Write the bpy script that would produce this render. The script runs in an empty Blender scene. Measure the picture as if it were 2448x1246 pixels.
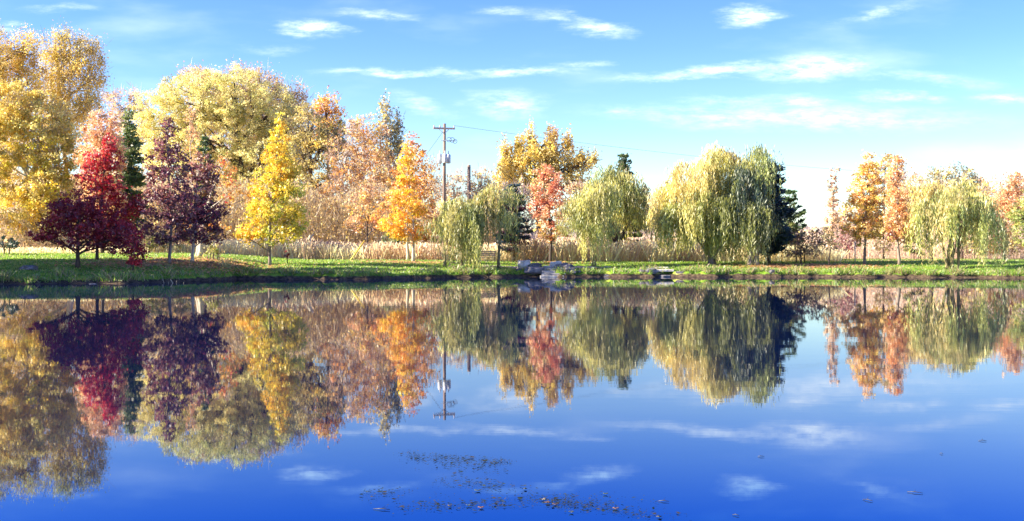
import bpy, math, random
import numpy as np
from mathutils import Vector, noise as mnoise
R = math.radians
random.seed(7)
rng = np.random.default_rng(7)
F = 2770.0; CX = 1224.0; HY = 602.0; CAMH = 1.7
scene = bpy.context.scene
col = scene.collection

# ------------------------------------------------------------------ measures
def wx(px, D): return (px - CX) / F * D
def wz(py, D): return CAMH - (py - HY) / F * D
def interp(x, pts):
    if x <= pts[0][0]: return pts[0][1]
    for (a, b), (c, d) in zip(pts, pts[1:]):
        if x <= c: return b + (d - b) * (x - a) / (c - a)
    return pts[-1][1]
SHORE = [(-400, 60), (-60, 59), (-27, 60.5), (-20, 62.5), (-17.6, 68), (-17, 72.0), (-14, 70.5), (-9, 71), (-4, 75.5), (0, 78),
         (8, 78.2), (20, 77.6), (24, 76.8), (29, 76), (33, 74.5), (45, 72), (400, 66)]
def shore(x):
    return interp(x, SHORE) + 0.28 * math.sin(x * 1.3) + 0.2 * math.sin(x * 3.1 + 1) + 0.14 * math.sin(x * 7.3) + .5 * mnoise.noise(Vector((x * .35, 4, 9))) + .25 * mnoise.noise(Vector((x * 1.7, 4, 2)))
def smooth(t):
    t = min(1, max(0, t)); return t * t * (3 - 2 * t)
def ground_z(x, y):
    s = shore(x)
    d = y - s
    left = smooth((-14 - x) / 10.0)
    right = smooth((x - 14) / 10.0)
    if d >= 0:
        prof_c = [(0, -.02), (.12, .2), (.4, .36), (4, .62), (9, .86), (15, 1.04), (60, 1.1), (400, 1.2)]
        prof_l = [(0, -.02), (.3, .15), (1.2, .4), (5, .8), (12, 1.2), (22, 1.55), (60, 1.5), (400, 1.3)]
        prof_r = [(0, -.02), (.12, .14), (.5, .26), (2.2, .46), (4.5, .64), (9, .84), (15, 1.02), (60, 1.05), (400, 1.2)]
        z = interp(d, prof_c)
        if left > 0: z = z * (1 - left) + interp(d, prof_l) * left
        if right > 0: z = z * (1 - right) + interp(d, prof_r) * right
        if d < 60:
            z += (0.06 * mnoise.noise(Vector((x * .9, y * .9, 0))) + 0.035 * mnoise.noise(Vector((x * 2.6, y * 2.6, 3)))) * min(1, d / 1.0)
        return z
    # pond floor and near bank
    far = -1.4 * smooth(-d / 8)
    near = interp(y, [(-200, 1.2), (-8, .7), (1.0, .12), (3.0, -.05), (7, -1.4)])
    return max(far, near) if y < 20 else far

# ------------------------------------------------------------------ mesh helpers
def tag(o, label=None, cat=None, group=None, kind=None):
    if label: o['label'] = label
    if cat: o['category'] = cat
    if group: o['group'] = group
    if kind: o['kind'] = kind
    return o
def empty(name, loc):
    o = bpy.data.objects.new(name, None); o.location = loc; o.empty_display_size = .3
    col.objects.link(o); return o
def mesh_np(name, V, faces4, mat, parent=None, cols=None, smooth_=False):
    V = np.asarray(V, dtype=np.float32); Fc = np.asarray(faces4, dtype=np.int32)
    me = bpy.data.meshes.new(name)
    n = len(Fc); k = Fc.shape[1]
    me.vertices.add(len(V)); me.vertices.foreach_set('co', V.ravel())
    me.loops.add(n * k); me.loops.foreach_set('vertex_index', Fc.ravel())
    me.polygons.add(n)
    me.polygons.foreach_set('loop_start', np.arange(0, n * k, k, dtype=np.int32))
    if cols is not None:
        a = me.attributes.new('tint', 'FLOAT_COLOR', 'FACE')
        c = np.ones((n, 4), dtype=np.float32); c[:, :3] = np.clip(cols, 0.001, 1)
        a.data.foreach_set('color', c.ravel())
    me.update(calc_edges=True)
    if smooth_: me.polygons.foreach_set('use_smooth', np.ones(n, dtype=bool))
    me.materials.append(mat)
    o = bpy.data.objects.new(name, me); col.objects.link(o)
    if parent is not None: o.parent = parent
    return o

class MB:
    """collects boxes, tubes and lathes into one mesh"""
    def __init__(s): s.v = []; s.f = []
    def box(s, c, size, rz=0, rx=0):
        cx, cy, cz = c; sx, sy, sz = [q / 2 for q in size]; n = len(s.v)
        for dx in (-sx, sx):
            for dy in (-sy, sy):
                for dz in (-sz, sz):
                    x = dx * math.cos(rz) - dy * math.sin(rz); y = dx * math.sin(rz) + dy * math.cos(rz)
                    s.v.append((cx + x, cy + y, cz + dz + x * math.tan(rx)))
        for f in ((0, 1, 3, 2), (4, 6, 7, 5), (0, 4, 5, 1), (2, 3, 7, 6), (0, 2, 6, 4), (1, 5, 7, 3)): s.f.append([n + i for i in f])
    def tube(s, pts, rad, sides=6, cap=True):
        pts = [Vector(p) for p in pts]; n0 = len(s.v)
        for i, p in enumerate(pts):
            t = (pts[min(i + 1, len(pts) - 1)] - pts[max(i - 1, 0)])
            t = t.normalized() if t.length > 1e-9 else Vector((0, 0, 1))
            up = Vector((1, 0, 0)) if abs(t.x) < .8 else Vector((0, 1, 0))
            a = t.cross(up).normalized(); b = t.cross(a)
            r = rad[i] if isinstance(rad, (list, tuple)) else rad
            for k in range(sides):
                an = 2 * math.pi * k / sides
                s.v.append(tuple(p + a * (math.cos(an) * r) + b * (math.sin(an) * r)))
        for i in range(len(pts) - 1):
            for k in range(sides):
                a0 = n0 + i * sides + k; a1 = n0 + i * sides + (k + 1) % sides
                s.f.append([a0, a1, a1 + sides, a0 + sides])
        if cap:
            s.f.append([n0 + k for k in range(sides)][::-1]); m = n0 + (len(pts) - 1) * sides
            s.f.append([m + k for k in range(sides)])
    def build(s, name, mat, parent=None, smooth_=False):
        me = bpy.data.meshes.new(name); me.from_pydata(s.v, [], s.f); me.materials.append(mat)
        if smooth_: me.polygons.foreach_set('use_smooth', np.ones(len(me.polygons), dtype=bool))
        me.update()
        o = bpy.data.objects.new(name, me); col.objects.link(o)
        if parent is not None: o.parent = parent
        return o

# ------------------------------------------------------------------ materials
def new_mat(name):
    m = bpy.data.materials.new(name); m.use_nodes = True
    nt = m.node_tree; nt.nodes.clear()
    return m, nt, nt.nodes, nt.links
def leaf_material(name, trans):
    m, nt, N, L = new_mat(name)
    out = N.new('ShaderNodeOutputMaterial'); at = N.new('ShaderNodeAttribute'); at.attribute_name = 'tint'
    df = N.new('ShaderNodeBsdfDiffuse'); tr = N.new('ShaderNodeBsdfTranslucent'); mx = N.new('ShaderNodeMixShader')
    gl = N.new('ShaderNodeBsdfGlossy'); gl.inputs['Roughness'].default_value = .5; gl.inputs['Color'].default_value = (1, 1, 1, 1)
    m2 = N.new('ShaderNodeMixShader'); m2.inputs[0].default_value = .05
    L.new(at.outputs['Color'], df.inputs['Color']); L.new(at.outputs['Color'], tr.inputs['Color'])
    mx.inputs[0].default_value = trans
    L.new(df.outputs[0], mx.inputs[1]); L.new(tr.outputs[0], mx.inputs[2])
    L.new(mx.outputs[0], m2.inputs[1]); L.new(gl.outputs[0], m2.inputs[2]); L.new(m2.outputs[0], out.inputs[0])
    return m
LEAF = leaf_material('leaf', .52)
BLADE = leaf_material('blade', .62)
def noisy(name, c1, c2, scale=6, rough=.85, bump=.3, stretch=(1, 1, 1), metal=0):
    m, nt, N, L = new_mat(name)
    out = N.new('ShaderNodeOutputMaterial'); p = N.new('ShaderNodeBsdfPrincipled')
    tc = N.new('ShaderNodeTexCoord'); mp = N.new('ShaderNodeMapping'); mp.inputs['Scale'].default_value = stretch
    nz = N.new('ShaderNodeTexNoise'); nz.inputs['Scale'].default_value = scale; nz.inputs['Detail'].default_value = 6
    rp = N.new('ShaderNodeValToRGB'); rp.color_ramp.elements[0].color = (*c1, 1); rp.color_ramp.elements[1].color = (*c2, 1)
    rp.color_ramp.elements[0].position = .35; rp.color_ramp.elements[1].position = .65
    bp = N.new('ShaderNodeBump'); bp.inputs['Strength'].default_value = bump; bp.inputs['Distance'].default_value = .05
    L.new(tc.outputs['Object'], mp.inputs[0]); L.new(mp.outputs[0], nz.inputs['Vector']); L.new(nz.outputs['Fac'], rp.inputs[0])
    L.new(rp.outputs[0], p.inputs['Base Color']); L.new(nz.outputs['Fac'], bp.inputs['Height']); L.new(bp.outputs[0], p.inputs['Normal'])
    p.inputs['Roughness'].default_value = rough; p.inputs['Metallic'].default_value = metal
    L.new(p.outputs[0], out.inputs[0])
    return m
BARK = {
 'dark': noisy('bark_dark', (.035, .024, .02), (.1, .07, .055), 5, .9, .6, (1, 1, .25)),
 'grey': noisy('bark_grey', (.12, .09, .075), (.3, .24, .2), 5, .9, .6, (1, 1, .25)),
 'pale': noisy('bark_pale', (.35, .29, .23), (.62, .54, .45), 4, .85, .5, (1, 1, .25)),
 'olive': noisy('bark_olive', (.1, .085, .035), (.26, .21, .1), 5, .9, .6, (1, 1, .25)),
}

# ------------------------------------------------------------------ leaves
def rand_unit(n):
    v = rng.normal(size=(n, 3)); return v / (np.linalg.norm(v, axis=1, keepdims=True) + 1e-9)
def quads(C, U, V):
    """kite shaped faces centred at C with half axes U, V"""
    n = len(C)
    P = np.empty((n, 4, 3))
    P[:, 0] = C - U; P[:, 1] = C + V - .15 * U; P[:, 2] = C + U; P[:, 3] = C - V - .15 * U
    return P.reshape(-1, 3)
def leaf_quads(C, size, aspect=.6, up=.35, out=None):
    n = len(C)
    nrm = rand_unit(n); nrm[:, 2] += up
    if out is not None: nrm += out * .4
    nrm /= np.linalg.norm(nrm, axis=1, keepdims=True) + 1e-9
    a = np.cross(nrm, rand_unit(n)); a /= np.linalg.norm(a, axis=1, keepdims=True) + 1e-9
    b = np.cross(nrm, a)
    s = (size * rng.uniform(.6, 1.35, n))[:, None]
    return quads(C, a * s * .5, b * s * .5 * aspect)
def pick_colours(pal, nclump, weights=None):
    pal = np.array(pal); idx = rng.choice(len(pal), nclump, p=weights)
    c = pal[idx] * rng.uniform(.62, 1.25, (nclump, 1))
    return c
def gathers(P, cols, store):
    store[0].append(P); store[1].append(cols)
def store_mesh(name, store, mat, parent):
    V = np.concatenate(store[0]); C = np.concatenate(store[1]); n = len(C)
    return mesh_np(name, V, np.arange(n * 4).reshape(-1, 4), mat, parent, C)

def twig_quads(C, D, ln, base_dir, spread=.7, w=.028):
    n = len(C)
    d = base_dir + rng.normal(size=(n, 3)) * spread
    d /= np.linalg.norm(d, axis=1, keepdims=True) + 1e-9
    side = np.cross(d, rand_unit(n)); side /= np.linalg.norm(side, axis=1, keepdims=True) + 1e-9
    l = (ln * rng.uniform(.5, 1.3, n))[:, None]
    return quads(C, d * l * .5, side * w * .5 * (D / 80))

def branch_pts(a, b, bend=.12, n=5, sag=0):
    a = Vector(a); b = Vector(b); L_ = (b - a).length
    o1 = Vector((random.uniform(-1, 1), random.uniform(-1, 1), random.uniform(-.3, .6))) * L_ * bend
    pts = []
    for i in range(n + 1):
        t = i / n
        p = a.lerp(b, t) + o1 * math.sin(math.pi * t) + Vector((random.uniform(-1, 1), random.uniform(-1, 1), random.uniform(-1, 1))) * L_ * .02 * (0 < i < n)
        p.z += L_ * sag * math.sin(math.pi * t)
        pts.append(p)
    return pts

def base_of(px, D):
    x = wx(px, D); return Vector((x, D, ground_z(x, D) - .03))

def tree(name, label, cat, px, D, blobs, pals, leaf=None, dens=1.0, tr=.12, bark='dark', group=None, clump=11, cz=.75,
         stems=None, twigs=0, twigcol=(.16, .11, .09), up=.35, limb=1.0, shell=.45, lean=0, parts=('trunk', 'crown'), forky=8, depth=1.0):
    """blobs: (cx, cy, rx, ry[, palette index]) in photograph pixels at distance D"""
    base = base_of(px, D)
    root = tag(empty(name, base), label, cat, group)
    k = D / F
    if leaf is None: leaf = .0022 * D
    if group == G_BACK: dens *= 1.75
    else: dens *= 1.5
    st = ([], [])
    mb = MB()
    ztop = max(wz(b[1] - b[3] * .6, D) for b in blobs) - base.z
    # trunks
    stems_ = stems or [px]
    main = None; stem_list = []
    bx = sum(b[0] * b[2] * b[3] for b in blobs) / sum(b[2] * b[3] for b in blobs)
    topb = min(blobs, key=lambda b: b[1] - b[3])
    for si, sp in enumerate(stems_):
        x0 = wx(sp, D) - base.x
        y0 = 0 if si == 0 else random.uniform(-.3, .3)
        tx = (wx(topb[0], D) - base.x) * (1 if len(stems_) == 1 else .6) + (0 if len(stems_) == 1 else x0 * 1.3)
        gz = -.05
        pts = [Vector((x0, y0, gz)), Vector((x0 + lean * .2, y0, .5)), ]
        nseg = 7
        w1 = random.uniform(-.15, .15)
        for i in range(1, nseg + 1):
            t = i / nseg
            pts.append(Vector((x0 + lean * t + (tx - x0) * t ** 1.5 + w1 * math.sin(t * 5), y0 + random.uniform(-.06, .06) * ztop * .2, .5 + (ztop - .5) * t)))
        r = tr * (1 if si == 0 else .8)
        rad = [r * 1.5, r * 1.05] + [r * (1 - .9 * i / nseg) for i in range(1, nseg + 1)]
        mb.tube(pts, rad, 8)
        stem_list.append(pts)
    def trunk_at(h, stem):
        for a, b in zip(stem, stem[1:]):
            if b.z >= h: return a.lerp(b, (h - a.z) / max(1e-6, b.z - a.z))
        return stem[-1]
    for bi, b in enumerate(blobs):
        cx, cy, rx, ry = b[:4]; pal = pals[b[4] if len(b) > 4 else 0]
        bd = rng.uniform(-.25, .25) * rx * k * depth if len(blobs) > 1 else 0
        c = np.array([wx(cx, D) - base.x, bd, wz(cy, D) - base.z])
        rad = np.array([rx * k, rx * k * depth, ry * k])
        cr = clump * k
        area = math.pi * rx * ry
        ncl = max(6, int(area / (math.pi * clump * clump) * 2.6))
        d = rand_unit(ncl)
        rho = shell + (1.03 - shell) * rng.random(ncl) ** .6
        cc = c + d * rad * rho[:, None]
        keep = cc[:, 2] > .5
        cc, d = cc[keep], d[keep]; ncl = len(cc)
        if ncl == 0: continue
        ccol = pick_colours(pal, ncl)
        lpx = leaf / k / 2.39
        nl = int(area / 5.7 * 2.5 * dens / max(.6, (lpx * lpx * .38)) )
        idx = rng.integers(0, ncl, nl)
        size_c = rng.uniform(.55, 1.3, ncl)[idx][:, None]
        off = rng.normal(size=(nl, 3)) * cr * size_c * np.array([1, 1, cz]) * .6
        C = cc[idx] + off
        cols = ccol[idx] * rng.uniform(.84, 1.16, (nl, 1))
        m = C[:, 2] > .15
        gathers(leaf_quads(C[m], leaf, up=up, out=d[idx][m]), cols[m], st)
        # limbs
        stem = min(stem_list, key=lambda s: abs(s[-1].x - c[0]))
        h0 = max(.8, min(ztop * .85, c[2] - rad[2] * .7 - abs(c[0]) * .4))
        a = trunk_at(h0, stem)
        e = Vector(c)
        lr = tr * .55 * limb * min(1, .5 + rx / 90)
        if (e - a).length > .4:
            mb.tube(branch_pts(a, e, .1), [lr, lr * .85, lr * .7, lr * .6, lr * .5, lr * .4], 6, False)
        for j in range(int(forky)):
            q = cc[rng.integers(0, ncl)]
            s0 = a.lerp(e, random.uniform(.3, 1)); 
            mb.tube(branch_pts(s0, Vector(q), .15, 4), [lr * .42, lr * .33, lr * .25, lr * .17, lr * .08], 4, False)
        if twigs:
            nt_ = int(area * twigs / 12)
            idx = rng.integers(0, ncl, nt_)
            C = cc[idx] + rng.normal(size=(nt_, 3)) * cr * .8
            bd_ = (C - c) / rad; bd_ /= np.linalg.norm(bd_, axis=1, keepdims=True) + 1e-9
            bd_[:, 2] += .9
            P = twig_quads(C, D, clump * k * 2.4, bd_, .35)
            gathers(P, np.array(twigcol) * rng.uniform(.7, 1.4, (nt_, 1)), st)
    mb.build(parts[0], BARK[bark], root, True)
    store_mesh(parts[1], st, LEAF, root)
    return root

def willow(name, label, px, D, blobs, pals, bottom, stems, tr=.2, bark='olive', tufts=90, group='weeping willows along the far bank', cat='willow', per=12, lw=1.0, minlen=.25):
    """blobs carry the arching tops; bottom: [(px, py)] where the longest strands end"""
    base = base_of(px, D)
    root = tag(empty(name, base), label, cat, group)
    k = D / F; mb = MB(); st = ([], [])
    P0, UU, VV, CC = [], [], [], []
    tot = sum(b[2] * b[3] for b in blobs)
    ztop = max(wz(b[1] - b[3] * .4, D) for b in blobs) - base.z
    tips = []
    for b in blobs:
        cx, cy, rx, ry = b[:4]; pal = pals[b[4] if len(b) > 4 else 0]
        dy0 = b[5] if len(b) > 5 else random.uniform(-.3, .3) * rx * k
        nt_ = max(4, int(tufts * b[2] * b[3] / tot))
        for t in range(nt_):
            v = rand_unit(1)[0]; v[2] = abs(v[2]) * random.uniform(.3, 1.15); v /= np.linalg.norm(v)
            rho = random.uniform(.3, 1.12)
            c = np.array([wx(cx, D) - base.x, dy0, wz(cy, D) - base.z])
            rd = np.array([rx * k, rx * k * .95, ry * k])
            s0 = c + v * rd * rho
            tips.append((s0, b))
            gx = CX + (s0[0] + base.x) / D * F
            zb = max(.12 if s0[1] > -1.5 else -.6, wz(interp(gx, bottom) - random.choice((0, 0, 6, 14, 26)), D) - base.z)
            maxlen = max(.6, s0[2] - zb)
            tl = maxlen * (random.uniform(minlen, 1.0) if random.random() < .45 else random.uniform(.12, .45))
            if len(b) > 5: tl = maxlen * random.uniform(.75, 1.0)
            colr = pick_colours(pal, 1)[0] * random.uniform(.6, 1.3)
            outd = np.array([v[0], v[1], 0]); outd /= np.linalg.norm(outd) + 1e-9
            tr_ = random.uniform(.1, .34) * (D / 80)
            for s in range(int(per * 1.5)):
                p = s0 + rng.normal(size=3) * np.array([tr_, tr_, tr_ * .6])
                ln = tl * random.uniform(.35, 1.08)
                step = .13 * D / 80
                n = max(3, int(ln / step))
                tt = np.linspace(0, 1, n)
                arch = random.uniform(.25, .9) * (D / 80)
                ph = random.uniform(0, 6.28)
                X = p[0] + outd[0] * arch * (1 - np.exp(-tt * 5)) + np.sin(tt * 4 + ph) * .07
                Y = p[1] + outd[1] * arch * (1 - np.exp(-tt * 5)) + np.cos(tt * 4 + ph) * .07
                Z = p[2] + .22 * np.exp(-tt * 9) * np.sin(tt * 12) - ln * tt ** 1.1
                C = np.stack([X, Y, Z], 1) + rng.normal(size=(n, 3)) * .045 * D / 80
                C = C[C[:, 2] > (-.05 if s0[1] > -1.5 else -.62)]; n = len(C)
                d = np.stack([rng.normal(size=n) * .35, rng.normal(size=n) * .35, -np.ones(n)], 1)
                d /= np.linalg.norm(d, axis=1, keepdims=True)
                side = np.cross(d, rand_unit(n)); side /= np.linalg.norm(side, axis=1, keepdims=True) + 1e-9
                sz = rng.uniform(.7, 1.3, n)[:, None]
                P0.append(C); UU.append(d * sz * .15 * D / 80); VV.append(side * sz * .027 * lw * D / 80)
                CC.append(colr * rng.uniform(.85, 1.15, (n, 1)))
    P = quads(np.concatenate(P0), np.concatenate(UU), np.concatenate(VV))
    gathers(P, np.concatenate(CC), st)
    stem_list = []
    for si, (sp, tpx, tpy) in enumerate(stems):
        a = Vector((wx(sp, D) - base.x, 0 if si == 0 else random.uniform(-.4, .4), -.08)); e = Vector((wx(tpx, D) - base.x, random.uniform(-.5, .5), wz(tpy, D) - base.z))
        pts = [a, a + Vector((0, 0, .35))] + branch_pts(a + Vector((0, 0, .4)), e, .06, 6)
        mb.tube(pts, [tr * 1.6, tr * 1.15] + [tr * (1 - .75 * i / 6) for i in range(7)], 8)
        stem_list.append(pts)
    for j in range(min(46, len(tips))):
        s0, b = tips[random.randrange(len(tips))]
        stem = min(stem_list, key=lambda s: abs(s[-1].x - s0[0]))
        q = Vector(s0); m = stem[random.randrange(3, len(stem))]
        if m.z > q.z: m = stem[2]
        mb.tube(branch_pts(m, q, .1, 5, .1), [tr * .34, tr * .28, tr * .22, tr * .16, tr * .1, tr * .05], 5, False)
    mb.build('trunk', BARK[bark], root, True)
    store_mesh('crown', st, LEAF, root)
    return root

def conifer(name, label, px, D, ytop, ybot, prof, pal, cat='pine', dens=1.0, tr=.12, bark='dark', group=None, droop=-.15, gap=.42, tipx=None, leaf=None, rise=0, tuft=.26, bare=0):
    """prof: [(t from top 0..1, half width px)]"""
    base = base_of(px, D); k = D / F
    root = tag(empty(name, base), label, cat, group)
    mb = MB(); st = ([], [])
    zt = wz(ytop, D) - base.z; zb = wz(ybot, D) - base.z
    tx = (wx(tipx if tipx else px, D) - base.x)
    leaf = leaf or .0026 * D
    def tp(z):
        t = z / zt; return Vector((tx * t ** 3, 0, z))
    mb.tube([tp(zt * i / 8) - Vector((0, 0, .05 if i == 0 else 0)) for i in range(9)], [tr * (1.15 - i / 8) + .01 for i in range(9)], 7)
    z = zb
    while z < zt:
        t = (zt - z) / (zt - zb)
        rw = interp(t, prof) * k
        nb = 5 + int(rw * 1.4)
        for j in range(nb):
            a = random.uniform(0, 2 * math.pi); L_ = rw * random.uniform(.65, 1.1)
            dz = L_ * (droop + random.uniform(-.12, .12) + rise)
            p0 = tp(z); p1 = p0 + Vector((math.cos(a) * L_, math.sin(a) * L_, dz + .1 * L_))
            mb.tube([p0, p0.lerp(p1, .5) + Vector((0, 0, -.05 * L_)), p1], [tr * .22, tr * .15, tr * .05], 4, False)
            if random.random() < bare: continue
            n = max(8, int(L_ / .1 * 8 * dens * (80 / D) ** 1.0))
            tt = rng.random(n) ** .65
            C = np.array(p0)[None] * (1 - tt[:, None]) + np.array(p1)[None] * tt[:, None]
            C = C + rng.normal(size=(n, 3)) * np.array([tuft, tuft, tuft * .55]) * (.35 + .5 * (1 - tt[:, None]))
            d = np.tile(np.array([math.cos(a), math.sin(a), .3]), (n, 1)) + rng.normal(size=(n, 3)) * .55
            d /= np.linalg.norm(d, axis=1, keepdims=True)
            side = np.cross(d, rand_unit(n)); side /= np.linalg.norm(side, axis=1, keepdims=True) + 1e-9
            s = leaf * rng.uniform(.6, 1.3, n)[:, None]
            c = pick_colours(pal, 1)[0]
            gathers(quads(C, d * s * .6, side * s * .26), c * rng.uniform(.65, 1.35, (n, 1)), st)
        z += gap * random.uniform(.7, 1.3)
    mb.build('trunk', BARK[bark], root, True)
    store_mesh('crown', st, LEAF, root)
    return root

# ------------------------------------------------------------------ palettes (leaf colours, some with light or shade put into them)
GOLD = [(.86, .64, .13), (.78, .58, .13), (.92, .7, .17), (.66, .5, .13)]
OLIVEGOLD = [(.66, .52, .17), (.54, .45, .15), (.76, .58, .18), (.42, .38, .14)]
YEL = [(.86, .62, .05), (.82, .66, .08), (.7, .6, .07), (.88, .55, .05)]
YELGR = [(.62, .6, .08), (.48, .5, .08), (.78, .62, .08)]
PALEY = [(.86, .68, .2), (.78, .64, .2), (.9, .72, .26), (.66, .56, .18)]
DOME = [(.86, .74, .28), (.8, .7, .26), (.9, .78, .34), (.68, .6, .24)]
ORANGE = [(.86, .36, .05), (.82, .44, .08), (.7, .27, .06), (.86, .5, .1)]
ORYEL = [(.92, .5, .06), (.9, .42, .06), (.92, .58, .08)]
PEACH = [(.86, .5, .24), (.84, .56, .3), (.74, .4, .2)]
RUST = [(.68, .4, .12), (.78, .5, .16), (.54, .31, .11), (.82, .6, .24)]
PINKBR = [(.74, .57, .32), (.78, .62, .36), (.62, .45, .27)]
RED = [(.5, .018, .03), (.6, .03, .045), (.36, .012, .03), (.6, .08, .07)]
CRIM = [(.28, .01, .022), (.19, .008, .022), (.38, .015, .03)]  # dark crimson, holds the shade on the left bank maples
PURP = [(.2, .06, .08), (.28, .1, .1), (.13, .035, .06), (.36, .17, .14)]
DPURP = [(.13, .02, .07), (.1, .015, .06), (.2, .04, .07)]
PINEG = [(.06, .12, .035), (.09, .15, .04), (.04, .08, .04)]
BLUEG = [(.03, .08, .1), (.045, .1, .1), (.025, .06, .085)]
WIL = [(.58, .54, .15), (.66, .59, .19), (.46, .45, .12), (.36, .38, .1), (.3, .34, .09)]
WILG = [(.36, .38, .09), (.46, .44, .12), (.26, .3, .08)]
WILD = [(.12, .16, .07), (.2, .22, .08), (.09, .13, .07)]  # darkened olive, holds the shade on the willow's right side
WILY = [(.78, .62, .22), (.72, .58, .2), (.64, .52, .18)]
LIME = [(.5, .55, .16), (.4, .48, .15)]
BUSH = [(.3, .26, .1), (.4, .34, .14), (.22, .2, .09)]
BRN = [(.36, .24, .15), (.46, .3, .18), (.26, .17, .12)]
GREYOL = [(.36, .36, .22), (.46, .42, .24), (.28, .29, .2)]

G_BACK = 'tall trees of the wood behind the pond'
G_FRONT = 'young trees planted along the bank'
# ------------------------------------------------------------------ left group
tree('cottonwood_tree', 'tall gold and brown tree cut by the left edge of the photo', 'tree', 20, 168,
     [(20, 150, 60, 62), (60, 115, 34, 42), (-20, 130, 60, 70), (10, 240, 75, 80), (70, 200, 40, 60), (40, 330, 80, 90)], [GOLD + OLIVEGOLD[:2] + RUST[:1]], tr=.5, group=G_BACK, clump=13, cz=1.3, dens=.8, bark='grey', leaf=.25)
tree('cottonwood_tree', 'tallest tree, pale olive gold crown of upswept lobes against blue sky', 'tree', 165, 175,
     [(132, 110, 32, 50), (172, 130, 38, 62), (205, 145, 38, 64), (232, 175, 22, 55), (120, 190, 40, 80), (170, 225, 60, 70), (215, 250, 36, 50), (150, 300, 60, 80)], [OLIVEGOLD + GOLD], tr=.5, group=G_BACK, clump=13, cz=1.5, dens=.62, bark='pale', leaf=.25, twigs=.15, limb=1.3)
tree('large_maple', 'broad light yellow tree filling the left edge below the tallest crowns', 'tree', 170, 92,
     [(30, 260, 70, 75, 1), (-30, 330, 80, 110, 1), (100, 300, 70, 80, 1), (140, 370, 60, 70), (60, 420, 80, 80), (130, 450, 62, 55), (20, 500, 80, 60), (110, 510, 60, 45)], [YEL + PALEY + GOLD, PALEY + GOLD], tr=.26, bark='pale', group=G_BACK, clump=12, dens=1.25, twigs=.25, twigcol=(.3, .22, .18))
tree('maple_tree', 'peach pink tree rising behind the bright red crown', 'tree', 245, 88,
     [(240, 310, 42, 48), (225, 360, 42, 50), (265, 370, 38, 55), (230, 430, 48, 50), (250, 480, 50, 50)], [PEACH + [(.85, .5, .3)]], tr=.12, group=G_BACK, clump=9)
conifer('pine_tree', 'dark green pine standing between the red and the purple trees', 308, 96, 268, 540, [(0, 6), (.3, 28), (.6, 42), (1, 48)], [(.12, .19, .05), (.15, .22, .06), (.22, .26, .08), (.07, .12, .04)], dens=1.1, tr=.15, tuft=.38, gap=.42)
tree('bare_tree', 'faint pinkish thin tree in the gap left of the domed crown', 'tree', 300, 150,
     [(285, 250, 32, 38), (325, 245, 24, 34), (300, 320, 55, 55)], [PINKBR], dens=.4, twigs=.9, twigcol=(.45, .33, .32), tr=.2, group=G_BACK, clump=12)
tree('red_maple', 'brilliant red maple whose lit top stands behind the dark crimson crown', 'tree', 232, 72,
     [(262, 345, 18, 28), (235, 385, 36, 32), (268, 380, 22, 34), (225, 425, 44, 34), (262, 440, 36, 34), (240, 475, 52, 34), (290, 500, 48, 34, 1), (325, 490, 26, 24, 1), (300, 560, 38, 36, 1), (240, 540, 50, 40, 1)], [RED, CRIM + RED], tr=.09, group=G_FRONT, clump=8, dens=.85, shell=.3)  # lower lobes take the darker palette: shade put into leaf colour
tree('red_maple', 'wide dark crimson maple standing in shade on the left bank', 'tree', 186, 66,
     [(190, 490, 55, 36), (140, 530, 50, 30), (195, 535, 70, 40), (250, 545, 55, 42), (110, 560, 34, 14), (200, 575, 80, 22), (290, 590, 42, 22), (100, 565, 30, 14), (300, 560, 40, 26), (170, 500, 60, 24)], [CRIM + [(.44, .04, .05)]], tr=.12, group=G_FRONT, clump=9, dens=1.0)  # shade over this crown is also put into its dark palette
tree('red_sapling', 'low crimson sapling drooping over the left bank edge', 'sapling', 318, 64.6,
     [(318, 575, 24, 28), (325, 615, 24, 28), (312, 640, 22, 18), (338, 600, 16, 20)], [CRIM + RED[:2]], tr=.04, group=G_FRONT, clump=7, dens=.9)
tree('purple_oak', 'conical dusky purple tree, the taller of the two purple ones', 'tree', 405, 70,
     [(402, 300, 12, 26), (400, 345, 28, 34), (385, 395, 34, 40), (425, 390, 30, 38), (400, 440, 52, 44), (380, 490, 46, 42), (430, 490, 44, 46), (392, 545, 52, 42), (440, 545, 30, 30)], [PURP], tr=.09, bark='grey', group=G_FRONT, clump=9, dens=.9, leaf=.18)
tree('purple_oak', 'shorter deep plum coloured tree touching the right of the purple cone', 'tree', 460, 73,
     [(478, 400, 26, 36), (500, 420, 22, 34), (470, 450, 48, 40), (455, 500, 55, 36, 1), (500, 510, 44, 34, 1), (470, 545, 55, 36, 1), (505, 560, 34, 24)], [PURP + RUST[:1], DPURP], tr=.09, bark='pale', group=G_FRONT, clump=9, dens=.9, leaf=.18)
tree('leaning_tree', 'thick pale forked trunk with long slanting branches beside the plum tree', 'tree', 477, 79,
     [(545, 480, 24, 16), (560, 455, 22, 24), (520, 545, 30, 18), (440, 535, 28, 20), (600, 470, 22, 30), (540, 410, 28, 44)], [RED[3:] + ORANGE + RUST, ], stems=[477, 470], tr=.17, bark='pale', group=G_FRONT, clump=7, dens=.45, lean=.4, forky=5, limb=.8)
tree('domed_willow', 'huge dome shaped yellow olive crown with dark inner branches', 'tree', 585, 140,
     [(470, 235, 95, 70), (400, 275, 85, 75), (365, 330, 55, 75), (560, 230, 90, 70), (640, 270, 75, 70), (690, 330, 60, 80), (520, 330, 110, 90), (620, 380, 90, 80), (430, 380, 80, 80), (560, 470, 110, 70), (680, 430, 60, 60)], [DOME + [(.66, .64, .22), (.74, .7, .28)]], tr=.6, group=G_BACK, clump=9, dens=.85, limb=.9, forky=9, leaf=.2, twigs=.1, twigcol=(.22, .17, .1))
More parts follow.
